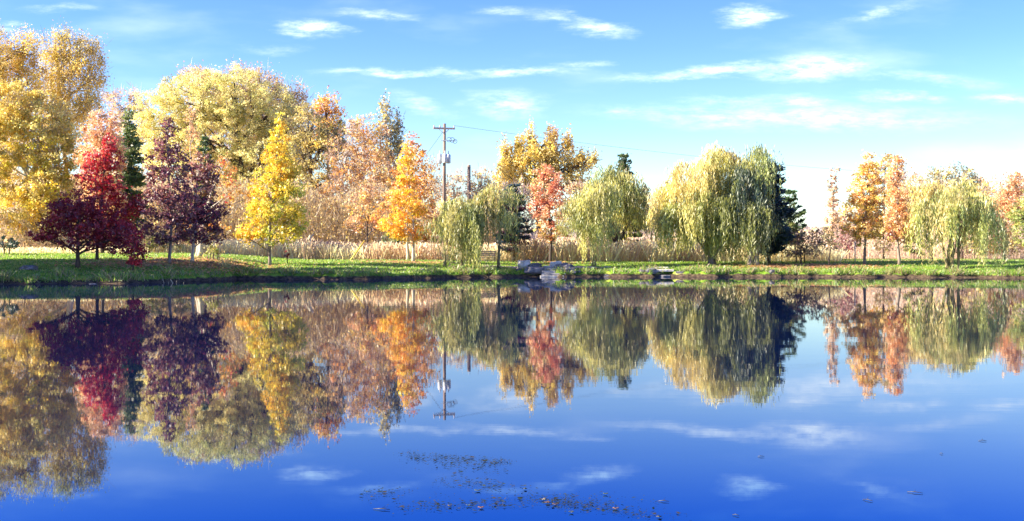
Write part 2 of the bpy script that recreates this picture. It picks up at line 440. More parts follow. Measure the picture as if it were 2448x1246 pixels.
for i, (x, y, rx, ry, lab) in enumerate([(480, 205, 50, 50, 'pinkish treetop just showing over the left of the big dome'), (560, 205, 55, 48, 'pinkish treetop at the crest of the big dome'),
                                   (625, 215, 45, 45, 'brown pink treetop behind the right shoulder of the dome'), (685, 240, 50, 50, 'rust brown treetop sloping down right of the dome')]):
    tree('background_tree', lab, 'tree', x, 158, [(x, y, rx, ry), (x + 18, y + 50, rx, 60), (x, y + 150, rx * 1.2, 120)], [PINKBR + RUST + DOME[:2]], tr=.4, group=G_BACK, clump=12, cz=1.4, dens=.5, twigs=.5, twigcol=(.4, .28, .25), leaf=.25)
tree('small_red_tree', 'thin coral red tree seen in front of the big dome', 'tree', 458, 110,
     [(457, 285, 12, 30), (458, 335, 18, 36), (462, 390, 22, 40)], [PEACH + RUST[:2]], tr=.09, group=G_BACK, clump=7, dens=.3, bark='pale', twigs=.5)
conifer('small_pine', 'small dark green conifer tip above the plum tree', 490, 92, 328, 540, [(0, 6), (.2, 18), (1, 34)], PINEG, dens=1.1)
# yellow tree
tree('yellow_maple', 'bright yellow pointed tree alone on the lawn', 'tree', 645, 77.5,
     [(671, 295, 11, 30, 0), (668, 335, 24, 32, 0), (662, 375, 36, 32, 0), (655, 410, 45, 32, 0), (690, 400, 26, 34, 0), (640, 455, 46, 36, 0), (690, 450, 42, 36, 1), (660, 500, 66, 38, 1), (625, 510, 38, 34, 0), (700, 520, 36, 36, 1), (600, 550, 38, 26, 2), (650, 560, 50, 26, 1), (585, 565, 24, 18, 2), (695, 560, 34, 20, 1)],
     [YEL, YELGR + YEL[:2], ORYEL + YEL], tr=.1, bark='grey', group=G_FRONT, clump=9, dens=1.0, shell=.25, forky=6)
tree('red_sapling', 'tiny dark red sapling by itself on the lawn right of the yellow tree', 'sapling', 687, 80, [(687, 604, 5, 8), (687, 614, 7, 6)], [CRIM + PURP], tr=.025, clump=4, dens=.6, leaf=.16)
# middle wood
tree('background_tree', 'olive brown rounded tree between the yellow tree and the rust coloured wood', 'tree', 745, 122,
     [(740, 300, 55, 55), (770, 350, 55, 60), (720, 370, 40, 60), (760, 430, 55, 60), (800, 330, 30, 50), (735, 480, 50, 50)], [OLIVEGOLD + BUSH + GOLD[:1]], tr=.28, group=G_BACK, clump=12, dens=.6, twigs=.3, forky=12)
tree('background_tree', 'orange crowned treetop poking up right of the domed crown', 'tree', 785, 128,
     [(782, 255, 32, 32), (768, 280, 26, 30), (800, 285, 22, 32), (785, 330, 36, 44)], [ORANGE + GOLD[:2] + RUST[:1]], tr=.25, group=G_BACK, clump=10, cz=1.2, dens=.6, twigs=.3, twigcol=(.3, .25, .3))
tree('rust_tree', 'rust red thin tree with the white bare trunk', 'tree', 797, 112,
     [(845, 330, 30, 44), (815, 370, 32, 50), (860, 380, 34, 50), (830, 440, 40, 50), (800, 470, 40, 50)], [RUST + BRN + ORANGE[:1]], tr=.17, bark='pale', group=G_BACK, clump=9, dens=.42, twigs=.6, forky=12, twigcol=(.4, .3, .27))
tree('rust_tree', 'reddish brown tree with a pale forked trunk under the thin spire', 'tree', 868, 116,
     [(870, 310, 36, 36), (900, 340, 38, 42), (870, 400, 42, 50), (915, 400, 34, 50), (880, 470, 44, 46)], [RUST + PEACH[:2] + GOLD[:1]], tr=.2, bark='pale', group=G_BACK, clump=9, dens=.45, twigs=.5, forky=14, twigcol=(.45, .36, .3))
tree('poplar_tree', 'slender grey green spire, highest point in the middle wood', 'tree', 925, 130,
     [(922, 260, 13, 30), (921, 305, 20, 36), (930, 350, 28, 44), (925, 420, 32, 60)], [GREYOL + PALEY[:1]], tr=.2, bark='pale', group=G_BACK, clump=8, cz=1.8, dens=.7, twigs=.3)
tree('poplar_tree', 'smaller grey green spire just right of the highest one', 'tree', 951, 130,
     [(951, 290, 11, 26), (948, 325, 18, 34), (952, 390, 24, 50)], [GREYOL + PALEY[:1]], tr=.14, bark='pale', group=G_BACK, clump=8, cz=1.8, dens=.6, twigs=.3)
tree('peach_tree', 'low peach coloured tree left of the orange pair', 'tree', 880, 95,
     [(865, 500, 36, 42), (895, 490, 30, 40), (850, 535, 28, 22), (885, 450, 28, 36), (900, 540, 26, 20)], [PEACH + RUST[:2] + GOLD[1:2]], tr=.08, group=G_BACK, clump=9, dens=.42, twigs=.4, forky=10, twigcol=(.35, .26, .24))
tree('orange_maple', 'burnt orange tree behind the golden one, pale straight trunk', 'tree', 975, 88,
     [(985, 345, 20, 24), (992, 385, 30, 36), (1005, 430, 30, 40), (960, 440, 34, 44), (1010, 490, 30, 34), (935, 480, 32, 30), (920, 520, 34, 28), (1012, 530, 26, 26)], [RUST + ORANGE + [(.6, .22, .1)]], tr=.1, bark='pale', group=G_FRONT, clump=9, dens=.7)
tree('orange_maple', 'glowing golden orange tree, nearer of the pair at the pole', 'tree', 988, 84,
     [(970, 375, 18, 30), (972, 420, 24, 38), (962, 470, 32, 38), (985, 500, 36, 36), (945, 530, 36, 30), (980, 555, 40, 24), (1005, 560, 22, 20, 1), (950, 560, 26, 16)], [ORYEL + YEL[:1], ORANGE], tr=.1, bark='pale', group=G_FRONT, clump=9, dens=1.0, shell=.25)
tree('bare_tree', 'wispy nearly leafless tree just left of the power pole', 'tree', 1035, 104,
     [(1030, 420, 26, 50), (1040, 480, 34, 50), (1030, 540, 34, 40)], [RUST + PINKBR], tr=.1, group=G_BACK, clump=8, dens=.28, twigs=.9, twigcol=(.3, .22, .22), forky=16)
for px, D, bl, lab, dn in [(1090, 112, [(1085, 450, 34, 44), (1100, 500, 40, 40), (1075, 530, 40, 40)], 'pinkish scrubby tree right of the power pole', .35),
                       (1150, 118, [(1150, 440, 38, 38), (1170, 480, 36, 44), (1140, 500, 40, 44)], 'pale pink hazy tree behind the small willow', .4)]:
    tree('bare_tree', lab, 'tree', px, D, bl, [PINKBR + PALEY[:1] + [(.78, .62, .4)]], tr=.12, group=G_BACK, clump=9, dens=dn, twigs=1.0, twigcol=(.42, .32, .28), forky=12)
for px, D, bl, lab, pl in [(700, 134, [(700, 460, 60, 50), (760, 500, 60, 50), (640, 500, 50, 40)], 'tan brown tree low behind the yellow pointed tree', OLIVEGOLD[:2] + RUST[:1]),
                       (830, 132, [(830, 400, 50, 50), (850, 480, 60, 50), (790, 490, 50, 50)], 'tan tree deep behind the white bare trunk', GOLD[:2] + PINKBR[:1]),
                       (960, 128, [(950, 430, 50, 50), (1000, 480, 50, 50), (930, 510, 60, 40)], 'gold tan tree deep behind the orange pair', GOLD[:2] + RUST[:2]),
                       (240, 130, [(250, 380, 60, 60), (200, 470, 60, 50), (320, 460, 60, 60), (400, 500, 60, 40)], 'pale gold tree deep behind the red crowns', PALEY[:2] + GOLD[:1]),
                       (1235, 120, [(1235, 470, 40, 44), (1250, 540, 50, 40), (1200, 520, 40, 40)], 'pale tan tree filling the gap behind the dark spruce', GREYOL),
                       (1385, 122, [(1385, 470, 44, 40), (1370, 530, 50, 40), (1420, 520, 40, 40)], 'peach tan tree between the salmon pink tree and the rounded willow', PEACH[:2]),
                       (1548, 124, [(1545, 490, 30, 40), (1565, 540, 44, 36), (1530, 550, 40, 30)], 'very pale pink tree in the gap left of the largest willow', PINKBR),
                       (2050, 122, [(2040, 530, 50, 50), (2010, 560, 40, 34), (2090, 560, 40, 34)], 'pale gold hazy tree left behind the soft orange tree', GOLD[:2]),
                       (2210, 124, [(2200, 460, 44, 44), (2190, 530, 50, 44)], 'gold hazy tree behind the thin yellowish willow', GOLD[:2]),
                       (2365, 122, [(2360, 460, 40, 44), (2380, 520, 50, 50), (2330, 540, 50, 44)], 'gold tan hazy tree behind the right golden curtains', GOLD[:2] + PEACH[:1]),
                       (2450, 120, [(2450, 450, 40, 40), (2450, 530, 50, 50)], 'pinkish hazy tree behind the light green tree', PEACH[:2]),
                       (1980, 126, [(1950, 570, 40, 24), (1990, 575, 40, 24), (2030, 560, 34, 30)], 'faint low pink trees behind the crooked narrow tree', PINKBR)]:
    tree('bare_tree', lab, 'tree', px, D, bl, [pl + PALEY[:1] + [(.75, .55, .42)]], tr=.12, group=G_BACK, clump=9, dens=.4, twigs=.9, twigcol=(.5, .38, .34), forky=10)
tree('plume_maple', 'large gold tree whose crown splits into several upright plumes', 'tree', 1290, 134,
     [(1210, 368, 15, 34), (1242, 352, 13, 38), (1272, 330, 14, 34), (1262, 385, 36, 36), (1320, 332, 15, 34, 1), (1318, 390, 34, 38), (1356, 350, 14, 34, 1), (1375, 385, 30, 26), (1404, 388, 22, 18), (1425, 378, 12, 10), (1300, 365, 50, 30), (1230, 395, 30, 26), (1215, 420, 40, 40), (1370, 430, 44, 34), (1280, 440, 60, 44), (1200, 470, 30, 34)], [GOLD + OLIVEGOLD[:2] + PALEY[:1], GOLD + PEACH[:2]], tr=.35, group=G_BACK, clump=7, cz=2.2, dens=1.2, twigs=.15, forky=4, shell=.1, leaf=.26)
willow('small_willow', 'small weeping willow whose strands trail to the water edge', 1108, 80.5,
     [(1105, 500, 46, 26), (1072, 535, 26, 22), (1150, 495, 30, 24), (1185, 462, 30, 20), (1212, 480, 16, 22), (1108, 512, 30, 26, 0, -1.6), (1120, 545, 15, 34, 0, -2.4), (1085, 520, 26, 16), (1190, 520, 20, 24), (1045, 556, 18, 14)], [WILY[:1] + WIL + WILG, WILG],
     [(1020, 595), (1040, 612), (1055, 605), (1064, 585), (1085, 590), (1094, 640), (1100, 656), (1142, 656), (1148, 600), (1176, 590), (1184, 620), (1206, 632), (1212, 560), (1240, 520)], [(1104, 1110, 500), (1064, 1068, 520), (1192, 1180, 480)], tr=.1, tufts=115, per=12)
conifer('blue_spruce', 'dark blue green spruce behind the small willow', 1229, 90, 440, 596, [(0, 10), (.4, 34), (.8, 48), (1, 40)], BLUEG + DPURP[:1], cat='spruce', dens=1.1, tr=.13, bark='dark', droop=-.05, gap=.45)
tree('pink_maple', 'salmon pink tree with a straight dark trunk behind the stone steps', 'tree', 1316, 88,
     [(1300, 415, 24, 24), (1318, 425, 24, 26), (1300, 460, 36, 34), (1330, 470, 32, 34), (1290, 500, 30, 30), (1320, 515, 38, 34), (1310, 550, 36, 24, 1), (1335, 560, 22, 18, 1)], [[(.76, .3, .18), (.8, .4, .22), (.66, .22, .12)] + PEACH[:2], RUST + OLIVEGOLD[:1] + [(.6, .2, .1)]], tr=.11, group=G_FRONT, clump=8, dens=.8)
willow('sparse_willow', 'thin see-through willow right of the salmon pink tree', 1417, 83,
     [(1385, 500, 32, 32), (1420, 480, 34, 36), (1410, 540, 44, 30), (1375, 545, 26, 22), (1440, 460, 26, 30)], [WIL + WILG[:1]],
     [(1350, 600), (1385, 610), (1395, 625), (1430, 635), (1450, 600)], [(1417, 1415, 490), (1423, 1395, 500)], tr=.06, tufts=85, per=11)
willow('round_willow', 'rounded olive willow with a single dark trunk', 1463, 92,
     [(1470, 430, 44, 40), (1445, 470, 44, 44), (1495, 470, 40, 50), (1520, 470, 22, 30), (1470, 520, 62, 40), (1510, 530, 32, 36)], [WIL + [(.42, .38, .14)]],
     [(1400, 590), (1440, 585), (1463, 570), (1490, 585), (1530, 600)], [(1463, 1470, 440)], tr=.22, bark='dark', tufts=110, per=12, minlen=.15)
conifer('dark_fir', 'dark fir half hidden behind the rounded willow', 1490, 100, 372, 600, [(0, 10), (.25, 26), (.5, 46), (.8, 62), (1, 58)], PINEG, cat='fir', dens=1.0, tr=.15)
# big willow group
willow('great_willow', 'largest weeping willow with its sunlit left side coloured brighter', 1700, 85,
     [(1718, 380, 44, 38, 1), (1668, 410, 44, 40, 1), (1625, 455, 44, 44, 1), (1588, 480, 26, 44, 1), (1757, 415, 34, 40, 0), (1780, 425, 26, 40, 0), (1586, 520, 24, 40, 1), (1700, 480, 80, 50, 0), (1770, 480, 50, 50, 0), (1620, 520, 50, 50, 0), (1680, 540, 70, 40, 2), (1750, 550, 50, 40, 2), (1690, 500, 46, 40, 2, -1.8), (1625, 510, 34, 40, 0, -1.4), (1740, 510, 30, 40, 2, -1.6), (1660, 540, 30, 30, 2, 1.5)], [WIL, WILY + WIL[:2], WILG + WIL[:1]],  # side light put into leaf colours: yellow left lobes, greener lower right
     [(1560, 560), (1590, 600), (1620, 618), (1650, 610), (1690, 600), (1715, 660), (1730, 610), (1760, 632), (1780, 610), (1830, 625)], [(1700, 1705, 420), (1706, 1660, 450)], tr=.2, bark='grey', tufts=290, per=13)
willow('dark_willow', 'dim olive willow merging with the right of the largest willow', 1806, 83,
     [(1812, 376, 20, 24, 0), (1785, 430, 24, 40, 1), (1790, 500, 30, 46, 1), (1800, 550, 30, 40, 1), (1835, 545, 18, 30, 1)], [WIL + LIME[:1], WILD + WILG[:1]],  # shaded side of the willows painted with the dark palette
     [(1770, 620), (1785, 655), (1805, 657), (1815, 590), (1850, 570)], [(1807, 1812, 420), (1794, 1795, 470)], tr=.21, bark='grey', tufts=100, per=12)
conifer('dark_pine', 'big blue black evergreen in the shadow of the willows', 1838, 86, 388, 600, [(0, 16), (.1, 32), (.3, 46), (.6, 58), (.85, 50), (1, 26)], BLUEG + [(.03, .06, .05)], cat='evergreen', dens=3.0, tr=.13, tuft=.42, gap=.34)  # blue black palette carries the shadow of the willows
conifer('open_pine', 'open branched green pine with upturned tips beside the blue black evergreen', 1888, 92, 455, 592, [(0, 10), (.3, 34), (.7, 42), (1, 34)], PINEG + [(.2, .22, .07), (.14, .16, .06)], dens=1.1, tr=.1, rise=.65, gap=.6, tuft=.2)
tree('bushy_oak', 'low brown leaved shrubby tree at the foot of the open pine', 'shrub', 1915, 86,
     [(1900, 590, 30, 26), (1930, 580, 34, 26), (1950, 570, 22, 24), (1890, 610, 30, 16), (1930, 605, 36, 18), (1905, 565, 24, 18)], [RUST[2:] + BRN + [(.3, .2, .14)]], stems=[1915, 1905, 1925], tr=.05, clump=6, dens=.35, twigs=.4, group=G_FRONT, forky=8)
tree('narrow_tree', 'narrow sparse pinkish tan tree with a crooked tip', 'tree', 1982, 82,
     [(2004, 402, 8, 5), (1992, 418, 6, 16), (1990, 445, 12, 24), (1992, 485, 16, 28), (1990, 525, 18, 28), (1986, 560, 20, 22, 1), (1984, 585, 24, 12, 1)], [[(.86, .56, .38), (.8, .6, .36), (.7, .46, .28)], [(.5, .4, .2), (.36, .32, .16), (.6, .42, .26)]], tr=.05, group=G_FRONT, clump=5, dens=.9, twigs=.5, shell=.2, forky=5, limb=.5)  # lower lobes darker: shade put into their leaf colours
tree('orange_tree', 'soft orange tree left of its redder twin on the right lawn', 'tree', 2067, 84,
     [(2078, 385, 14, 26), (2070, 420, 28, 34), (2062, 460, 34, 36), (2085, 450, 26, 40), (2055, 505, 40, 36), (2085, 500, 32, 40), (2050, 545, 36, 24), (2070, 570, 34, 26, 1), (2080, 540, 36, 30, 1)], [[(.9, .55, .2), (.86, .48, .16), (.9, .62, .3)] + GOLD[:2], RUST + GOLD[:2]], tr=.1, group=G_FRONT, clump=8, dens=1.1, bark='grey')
tree('background_tree', 'gold brown tree between and behind the two orange ones', 'tree', 2112, 100,
     [(2115, 395, 26, 28), (2112, 440, 32, 40), (2115, 500, 34, 44), (2118, 550, 34, 30)], [GOLD + OLIVEGOLD[:2] + ORANGE[:1]], tr=.1, group=G_BACK, clump=9, dens=.6, twigs=.2)
tree('orange_tree', 'redder orange tree with pale trunk foot near the right willows', 'tree', 2150, 82,
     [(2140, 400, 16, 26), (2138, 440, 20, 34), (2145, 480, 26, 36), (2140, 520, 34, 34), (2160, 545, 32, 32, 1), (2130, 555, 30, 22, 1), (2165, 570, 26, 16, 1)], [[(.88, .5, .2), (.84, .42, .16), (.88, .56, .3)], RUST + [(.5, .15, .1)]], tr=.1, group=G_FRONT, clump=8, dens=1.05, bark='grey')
tree('background_tree', 'lavender topped thin tree right of the redder orange one', 'tree', 2165, 112,
     [(2155, 400, 16, 32), (2150, 440, 24, 34), (2160, 500, 28, 40)], [PINKBR + RUST[:1]], tr=.1, group=G_BACK, clump=8, dens=.35, twigs=.7, twigcol=(.45, .35, .35))
tree('grey_olive_tree', 'grey olive treetop above the right willows', 'tree', 2275, 116,
     [(2238, 415, 22, 22), (2285, 410, 28, 22), (2315, 420, 22, 24), (2275, 450, 60, 34), (2230, 450, 30, 30), (2320, 460, 34, 34), (2280, 510, 70, 50)], [GREYOL + PALEY[:2]], tr=.2, group=G_BACK, clump=9, dens=.5, twigs=.4, twigcol=(.45, .4, .38), bark='pale')
tree('peach_tree', 'pale pink tree filling behind the crown of the right willows', 'tree', 2300, 104,
     [(2270, 470, 50, 34), (2330, 480, 40, 40), (2210, 500, 40, 40), (2300, 530, 60, 50)], [[(.8, .56, .38), (.78, .6, .35)] + PALEY[:2]], tr=.12, group=G_BACK, clump=9, dens=.5, twigs=.3)
willow('yellow_willow', 'thin yellowish willow between the orange twin and the many stemmed willow', 2226, 93,
     [(2195, 465, 34, 36), (2230, 470, 34, 36), (2195, 510, 36, 34), (2235, 520, 34, 34)], [WILY + WIL[:2] + OLIVEGOLD[:1]],
     [(2170, 600), (2200, 590), (2240, 600)], [(2226, 2220, 470)], tr=.17, bark='dark', tufts=70, per=10)
willow('forked_willow', 'many stemmed willow at the water with long golden curtains', 2272, 79,
     [(2270, 480, 50, 34), (2225, 510, 34, 34), (2320, 480, 40, 36), (2300, 450, 30, 20), (2345, 530, 26, 36), (2300, 480, 50, 30), (2352, 540, 18, 30, 0, -1.6), (2335, 520, 20, 26, 0, -1.2), (2190, 525, 14, 30, 0, -1.0), (2270, 500, 40, 20, 0, -1.4)], [WILY[:2] + WIL],
     [(2180, 630), (2200, 625), (2240, 640), (2262, 615), (2290, 600), (2310, 610), (2330, 635), (2345, 662), (2370, 650), (2380, 600)],
     [(2268, 2256, 460), (2262, 2244, 500), (2280, 2290, 460), (2290, 2312, 440), (2274, 2272, 500)], tr=.1, bark='olive', tufts=95, per=11)
tree('orange_tree', 'pinkish orange tree with a low dark trunk near the right edge', 'tree', 2400, 93,
     [(2408, 440, 18, 32), (2432, 440, 18, 30), (2410, 490, 40, 34), (2390, 480, 26, 30), (2440, 490, 30, 40), (2395, 545, 36, 36), (2405, 585, 38, 26, 1)], [PEACH + [(.82, .46, .25)], RUST + [(.5, .2, .14)]], tr=.12, group=G_FRONT, clump=9, dens=.8)
tree('lime_tree', 'light green tree cut by the right edge of the photo', 'tree', 2460, 90,
     [(2440, 520, 24, 30), (2445, 560, 26, 28), (2470, 500, 34, 50), (2425, 510, 16, 20)], [LIME + WIL[:1]], tr=.1, group=G_FRONT, clump=8, dens=.7)
# ------------------------------------------------------------------ shrubs behind the lawn
shr = [(10, 80, [(5, 585, 34, 22)], [(.03, .06, .045), (.05, .08, .05)], 'dark green bush at the far left behind the lawn', .9, .1, .26),
       (60, 92, [(40, 545, 70, 50), (110, 555, 50, 40)], PINKBR + BUSH, 'grey brown leafless thicket behind the left lawn', .3, 1.4, 1),
       (350, 90, [(340, 575, 45, 30), (385, 580, 30, 24)], BUSH + WILG[:1], 'olive bush between the red and purple trunks', .7, .6, .3),
       (435, 90, [(435, 582, 30, 22)], BUSH + PALEY[:1], 'olive bush between the two purple tree trunks', .7, .6, .3),
       (510, 76, [(505, 612, 22, 22), (515, 595, 14, 14)], WILG + PALEY[:1], 'loose green shrub on the leaf littered point', .4, .5, .3),
       (930, 98, [(930, 575, 26, 18)], WILG + PINEG, 'small green bush in front of the brown wood', .8, .3, .3),
       (2015, 100, [(2010, 585, 30, 26), (2030, 570, 26, 30)], [(.34, .12, .13), (.4, .2, .18)], 'maroon bush right of the crooked narrow tree', .45, 1.2, .3),
       (2110, 98, [(2110, 590, 26, 20)], BRN + BUSH, 'brown bush between the orange twin trunks', .5, .8, .3),
       (2195, 95, [(2190, 585, 28, 30)], BUSH + PINEG[:2], 'olive green bush behind the redder orange tree', .8, .3, .3),
       (2330, 100, [(2330, 590, 50, 24)], BUSH + PALEY[:1] + BRN, 'tan bush behind the golden willow curtains', .5, .6, .3),
       (2440, 100, [(2440, 595, 34, 22)], BUSH + BRN, 'brown green bush at the right edge', .5, .6, .3)]
for px, D, bl, pal, lab, dn, tw, sp in shr:
    tree('bush', lab, 'bush', px, D, bl, [pal], stems=[px, px - 8, px + 8, px - 15, px + 15], tr=.035, dens=dn, twigs=tw, clump=7, group='bushes behind the lawn', parts=('stems', 'foliage'), forky=10, bark='grey', twigcol=(.3, .22, .18))

# ------------------------------------------------------------------ brushwood and reeds (nobody could count them)
def scatter_stuff(name, label, n, fx, fy, fn, mat=BLADE):
    st = ([], []); fn(st, n); o = store_mesh(name, st, mat, None); return tag(o, label, 'undergrowth', kind='stuff')
def vertical_blades(pos, h, w, cols, lean=.18):
    n = len(pos); d = np.stack([rng.normal(size=n) * lean, rng.normal(size=n) * lean, np.ones(n)], 1)
    a = rng.uniform(0, math.pi, n); side = np.stack([np.cos(a), np.sin(a), np.zeros(n)], 1)
    h = h[:, None]
    P = np.empty((n, 4, 3)); w = np.asarray(w).reshape(-1, 1)
    P[:, 0] = pos - side * w * .5; P[:, 1] = pos + side * w * .5; P[:, 2] = pos + d * h + side * w * .12; P[:, 3] = pos + d * h - side * w * .3 - np.array([0, 0, 1]) * h * .08
    return P.reshape(-1, 3), cols
_gz = {}
def gz(x, y):
    return ground_z(float(x), float(y))
def gzs(X, Y): return np.array([gz(a, b) for a, b in zip(X, Y)])
def reeds(st, n):
    Y = rng.uniform(89, 106, n); px = rng.uniform(-60, 2010, n)
    X = (px - CX) / F * Y
    h = np.interp(px, [-60, 320, 480, 560, 700, 1000, 1100, 1300, 1800, 1900, 2010], [.5, .6, .8, 1.2, 1.4, 1.2, 1.0, 1.5, 1.5, 1.4, 1.0])
    nz = np.array([mnoise.noise(Vector((x * .35, y * .35, 5))) for x, y in zip(X, Y)])
    h = h * (1 + .45 * nz) * rng.uniform(.65, 1.12, n)
    pal = np.array([(.92, .8, .42), (.95, .85, .5), (.86, .72, .38), (.96, .88, .58)])
    pal2 = np.array([(.7, .48, .3), (.76, .56, .34), (.6, .4, .25)])
    c = pal[rng.integers(0, 4, n)]; c2 = pal2[rng.integers(0, 3, n)]
    fr = (rng.random(n) < np.clip(.2 + 1.6 * nz + np.interp(px, [700, 850, 1000, 1100], [0, .35, .4, 0]), 0, .8))
    c = np.where(fr[:, None], c2, c) * rng.uniform(.75, 1.2, (n, 1))
    pos = np.stack([X, Y, gzs(X, Y) - .05], 1)
    P, c = vertical_blades(pos, h, .055 * np.ones(n), c, .3)
    st[0].append(P); st[1].append(c)
    # feathery heads
    m = rng.random(n) < .45
    C = pos[m] + np.stack([rng.normal(size=m.sum()) * .1, rng.normal(size=m.sum()) * .1, h[m] * rng.uniform(.8, 1.02, m.sum())], 1)
    st[0].append(leaf_quads(C, .17, .5, 0)); st[1].append(c[m] * 1.05)
scatter_stuff('tall_dry_grass', 'tall tan dry grass and reeds behind the lawn', 48000, 0, 0, reeds)
def brush(st, n):
    Y = rng.uniform(106, 126, n); px = rng.uniform(-80, 1240, n); X = (px - CX) / F * Y
    nz = np.array([mnoise.noise(Vector((x * .2, 2, 5))) for x in X])
    h = np.interp(px, [-80, 200, 500, 600, 900, 1100, 1240], [8, 7.5, 7, 6.8, 6.2, 4.5, 3.2]) * (1 + .3 * nz)
    z = gzs(X, Y)
    k = n // 2
    hh = h * rng.uniform(0, 1, n)
    C = np.stack([X, Y, z + hh], 1)
    pal = np.array([(.42, .32, .2), (.55, .43, .27), (.3, .22, .15), (.62, .5, .33)])
    st[0].append(twig_quads(C[:k], 110, 1.3, np.array([0, 0, 1.3]), .45, .03)); st[1].append(pal[rng.integers(0, 4, k)] * rng.uniform(.7, 1.2, (k, 1)))
    pal = np.array([(.74, .52, .18), (.62, .52, .18), (.84, .64, .26), (.48, .36, .15), (.8, .54, .24)])
    st[0].append(leaf_quads(C[k:], .27)); st[1].append(pal[rng.integers(0, 5, n - k)] * rng.uniform(.6, 1.2, (n - k, 1)))
scatter_stuff('brushwood', 'tangled brown brushwood at the foot of the wood', 115000, 0, 0, brush)
def brush_r(st, n):
    Y = rng.uniform(104, 122, n); px = rng.uniform(1250, 2600, n); X = (px - CX) / F * Y
    nz = np.array([mnoise.noise(Vector((x * .25, 9, 5))) for x in X])
    h = np.interp(px, [1250, 1500, 1600, 1900, 2000, 2150, 2600], [2.4, 2.2, 2.6, 2.2, 2.2, 3.4, 4]) * (1 + .3 * nz)
    z = gzs(X, Y); hh = h * rng.uniform(0, 1, n); C = np.stack([X, Y, z + hh], 1); k = int(n * .6)
    pal = np.array([(.68, .52, .4), (.78, .62, .48), (.58, .4, .34), (.8, .66, .5)])
    st[0].append(twig_quads(C[:k], 110, 1.1, np.array([0, 0, 1.3]), .4, .035)); st[1].append(pal[rng.integers(0, 4, k)] * rng.uniform(.8, 1.2, (k, 1)))
    pal = np.array([(.78, .58, .38), (.66, .58, .3), (.82, .66, .44)])
    st[0].append(leaf_quads(C[k:], .25)); st[1].append(pal[rng.integers(0, 3, n - k)] * rng.uniform(.7, 1.2, (n - k, 1)))
scatter_stuff('pale_brushwood', 'pale pink brush behind the dry grass on the right', 36000, 0, 0, brush_r)
def farwood(st, n):
    Y = rng.uniform(420, 520, n); X = rng.uniform(-330, 330, n)
    h = 11 + 4 * np.array([mnoise.noise(Vector((x * .03, 1, 7))) for x in X])
    C = np.stack([X, Y, 1.2 + h * rng.random(n) ** .8], 1)
    pal = np.array([(.42, .34, .32), (.5, .38, .3), (.36, .34, .3)])
    st[0].append(leaf_quads(C, 1.6, .8)); st[1].append(pal[rng.integers(0, 3, n)] * rng.uniform(.8, 1.2, (n, 1)))
scatter_stuff('far_wood', 'low line of distant trees on the horizon', 26000, 0, 0, farwood)

# grass blades on the bank
def bank_grass(st, n):
    px = rng.uniform(-60, 2510, n); Y0 = rng.random(n) ** 1.5
    X = (px - CX) / F * 76; s = np.array([shore(x) for x in X]); Y = s + .15 + Y0 * 24
    X = (px - CX) / F * Y; s = np.array([shore(x) for x in X]); d = Y - s
    m = d > .12; X, Y, d = X[m], Y[m], d[m]; n = len(X)
    z = gzs(X, Y)
    nz = np.array([mnoise.noise(Vector((x * .8, y * .8, 2))) for x, y in zip(X, Y)])
    h = np.where(d < 1.1 + 1.5 * nz, rng.uniform(.1, .34, n) * (1.0 + 1.2 * np.clip(nz, -.4, .5)), rng.uniform(.05, .13, n))
    pal = np.array([(.18, .34, .03), (.26, .42, .04), (.12, .24, .03), (.38, .46, .08)])
    dry = np.array([(.42, .33, .14), (.5, .42, .2), (.34, .24, .12)])
    c = pal[rng.integers(0, 4, n)]
    f = rng.random(n) < np.clip(np.where(d < 1.3, .3, .1) + nz * .5, .04, .8)
    c = np.where(f[:, None], dry[rng.integers(0, 3, n)], c) * rng.uniform(.7, 1.25, (n, 1))
    P, c = vertical_blades(np.stack([X, Y, z - .02], 1), h, .05 * np.ones(n), c, .5)
    st[0].append(P); st[1].append(c)
o = scatter_stuff('bank_grass', 'short green grass growing on the far bank', 90000, 0, 0, bank_grass); o['category'] = 'grass'
def litter(st, n):
    spots = [(-20.5, 71, 3.2, 4.5, .26), (-18.8, 75, 3.5, 3.5, .2), (19, 82, 3, 2.2, .2), (23, 82, 3, 2.2, .15), (-24, 70, 3, 3, .06), (3.3, 86, 2, 2, .05), (-7.5, 83, 3, 2, .08)]
    for (cx, cy, rx, ry, wgt) in spots:
        k = int(n * wgt); X = cx + rng.normal(size=k) * rx * .6; Y = cy + rng.normal(size=k) * ry * .6
        m = np.array([y > shore(x) + .3 for x, y in zip(X, Y)]); X, Y = X[m], Y[m]; k = len(X)
        C = np.stack([X, Y, gzs(X, Y) + rng.uniform(.02, .09, k)], 1)
        pal = np.array([(.62, .32, .16), (.7, .42, .22), (.5, .2, .12), (.74, .5, .24)])
        st[0].append(leaf_quads(C, .17, .7, 2.0)); st[1].append(pal[rng.integers(0, 4, k)] * rng.uniform(.7, 1.2, (k, 1)))
o = scatter_stuff('fallen_leaves', 'fallen orange brown leaves strewn on the grass', 9000, 0, 0, litter); o['category'] = 'leaves'
def clump_plant(name, label, px, D, n, h, pal, spread=.25):
    b = base_of(px, D); pos = np.stack([rng.normal(size=n) * spread * .4, rng.normal(size=n) * spread * .4, np.zeros(n) - .05], 1)
    P, c = vertical_blades(pos, rng.uniform(.5, 1, n) * h, .035 * np.ones(n), np.array(pal)[rng.integers(0, len(pal), n)], .4)
    o = mesh_np(name, P, np.arange(n * 4).reshape(-1, 4), BLADE, None, c); o.location = b
    return tag(o, label, 'plant')
clump_plant('iris_clump', 'pale green tuft of long leaves on the tip of the point', 541, 72.3, 70, .8, [(.5, .52, .2), (.6, .55, .28)])
clump_plant('reed_clump', 'sparse dry stalks standing in the water below the tall purple tree', 412, 62.8, 30, 1.0, [(.4, .34, .2)], .9)
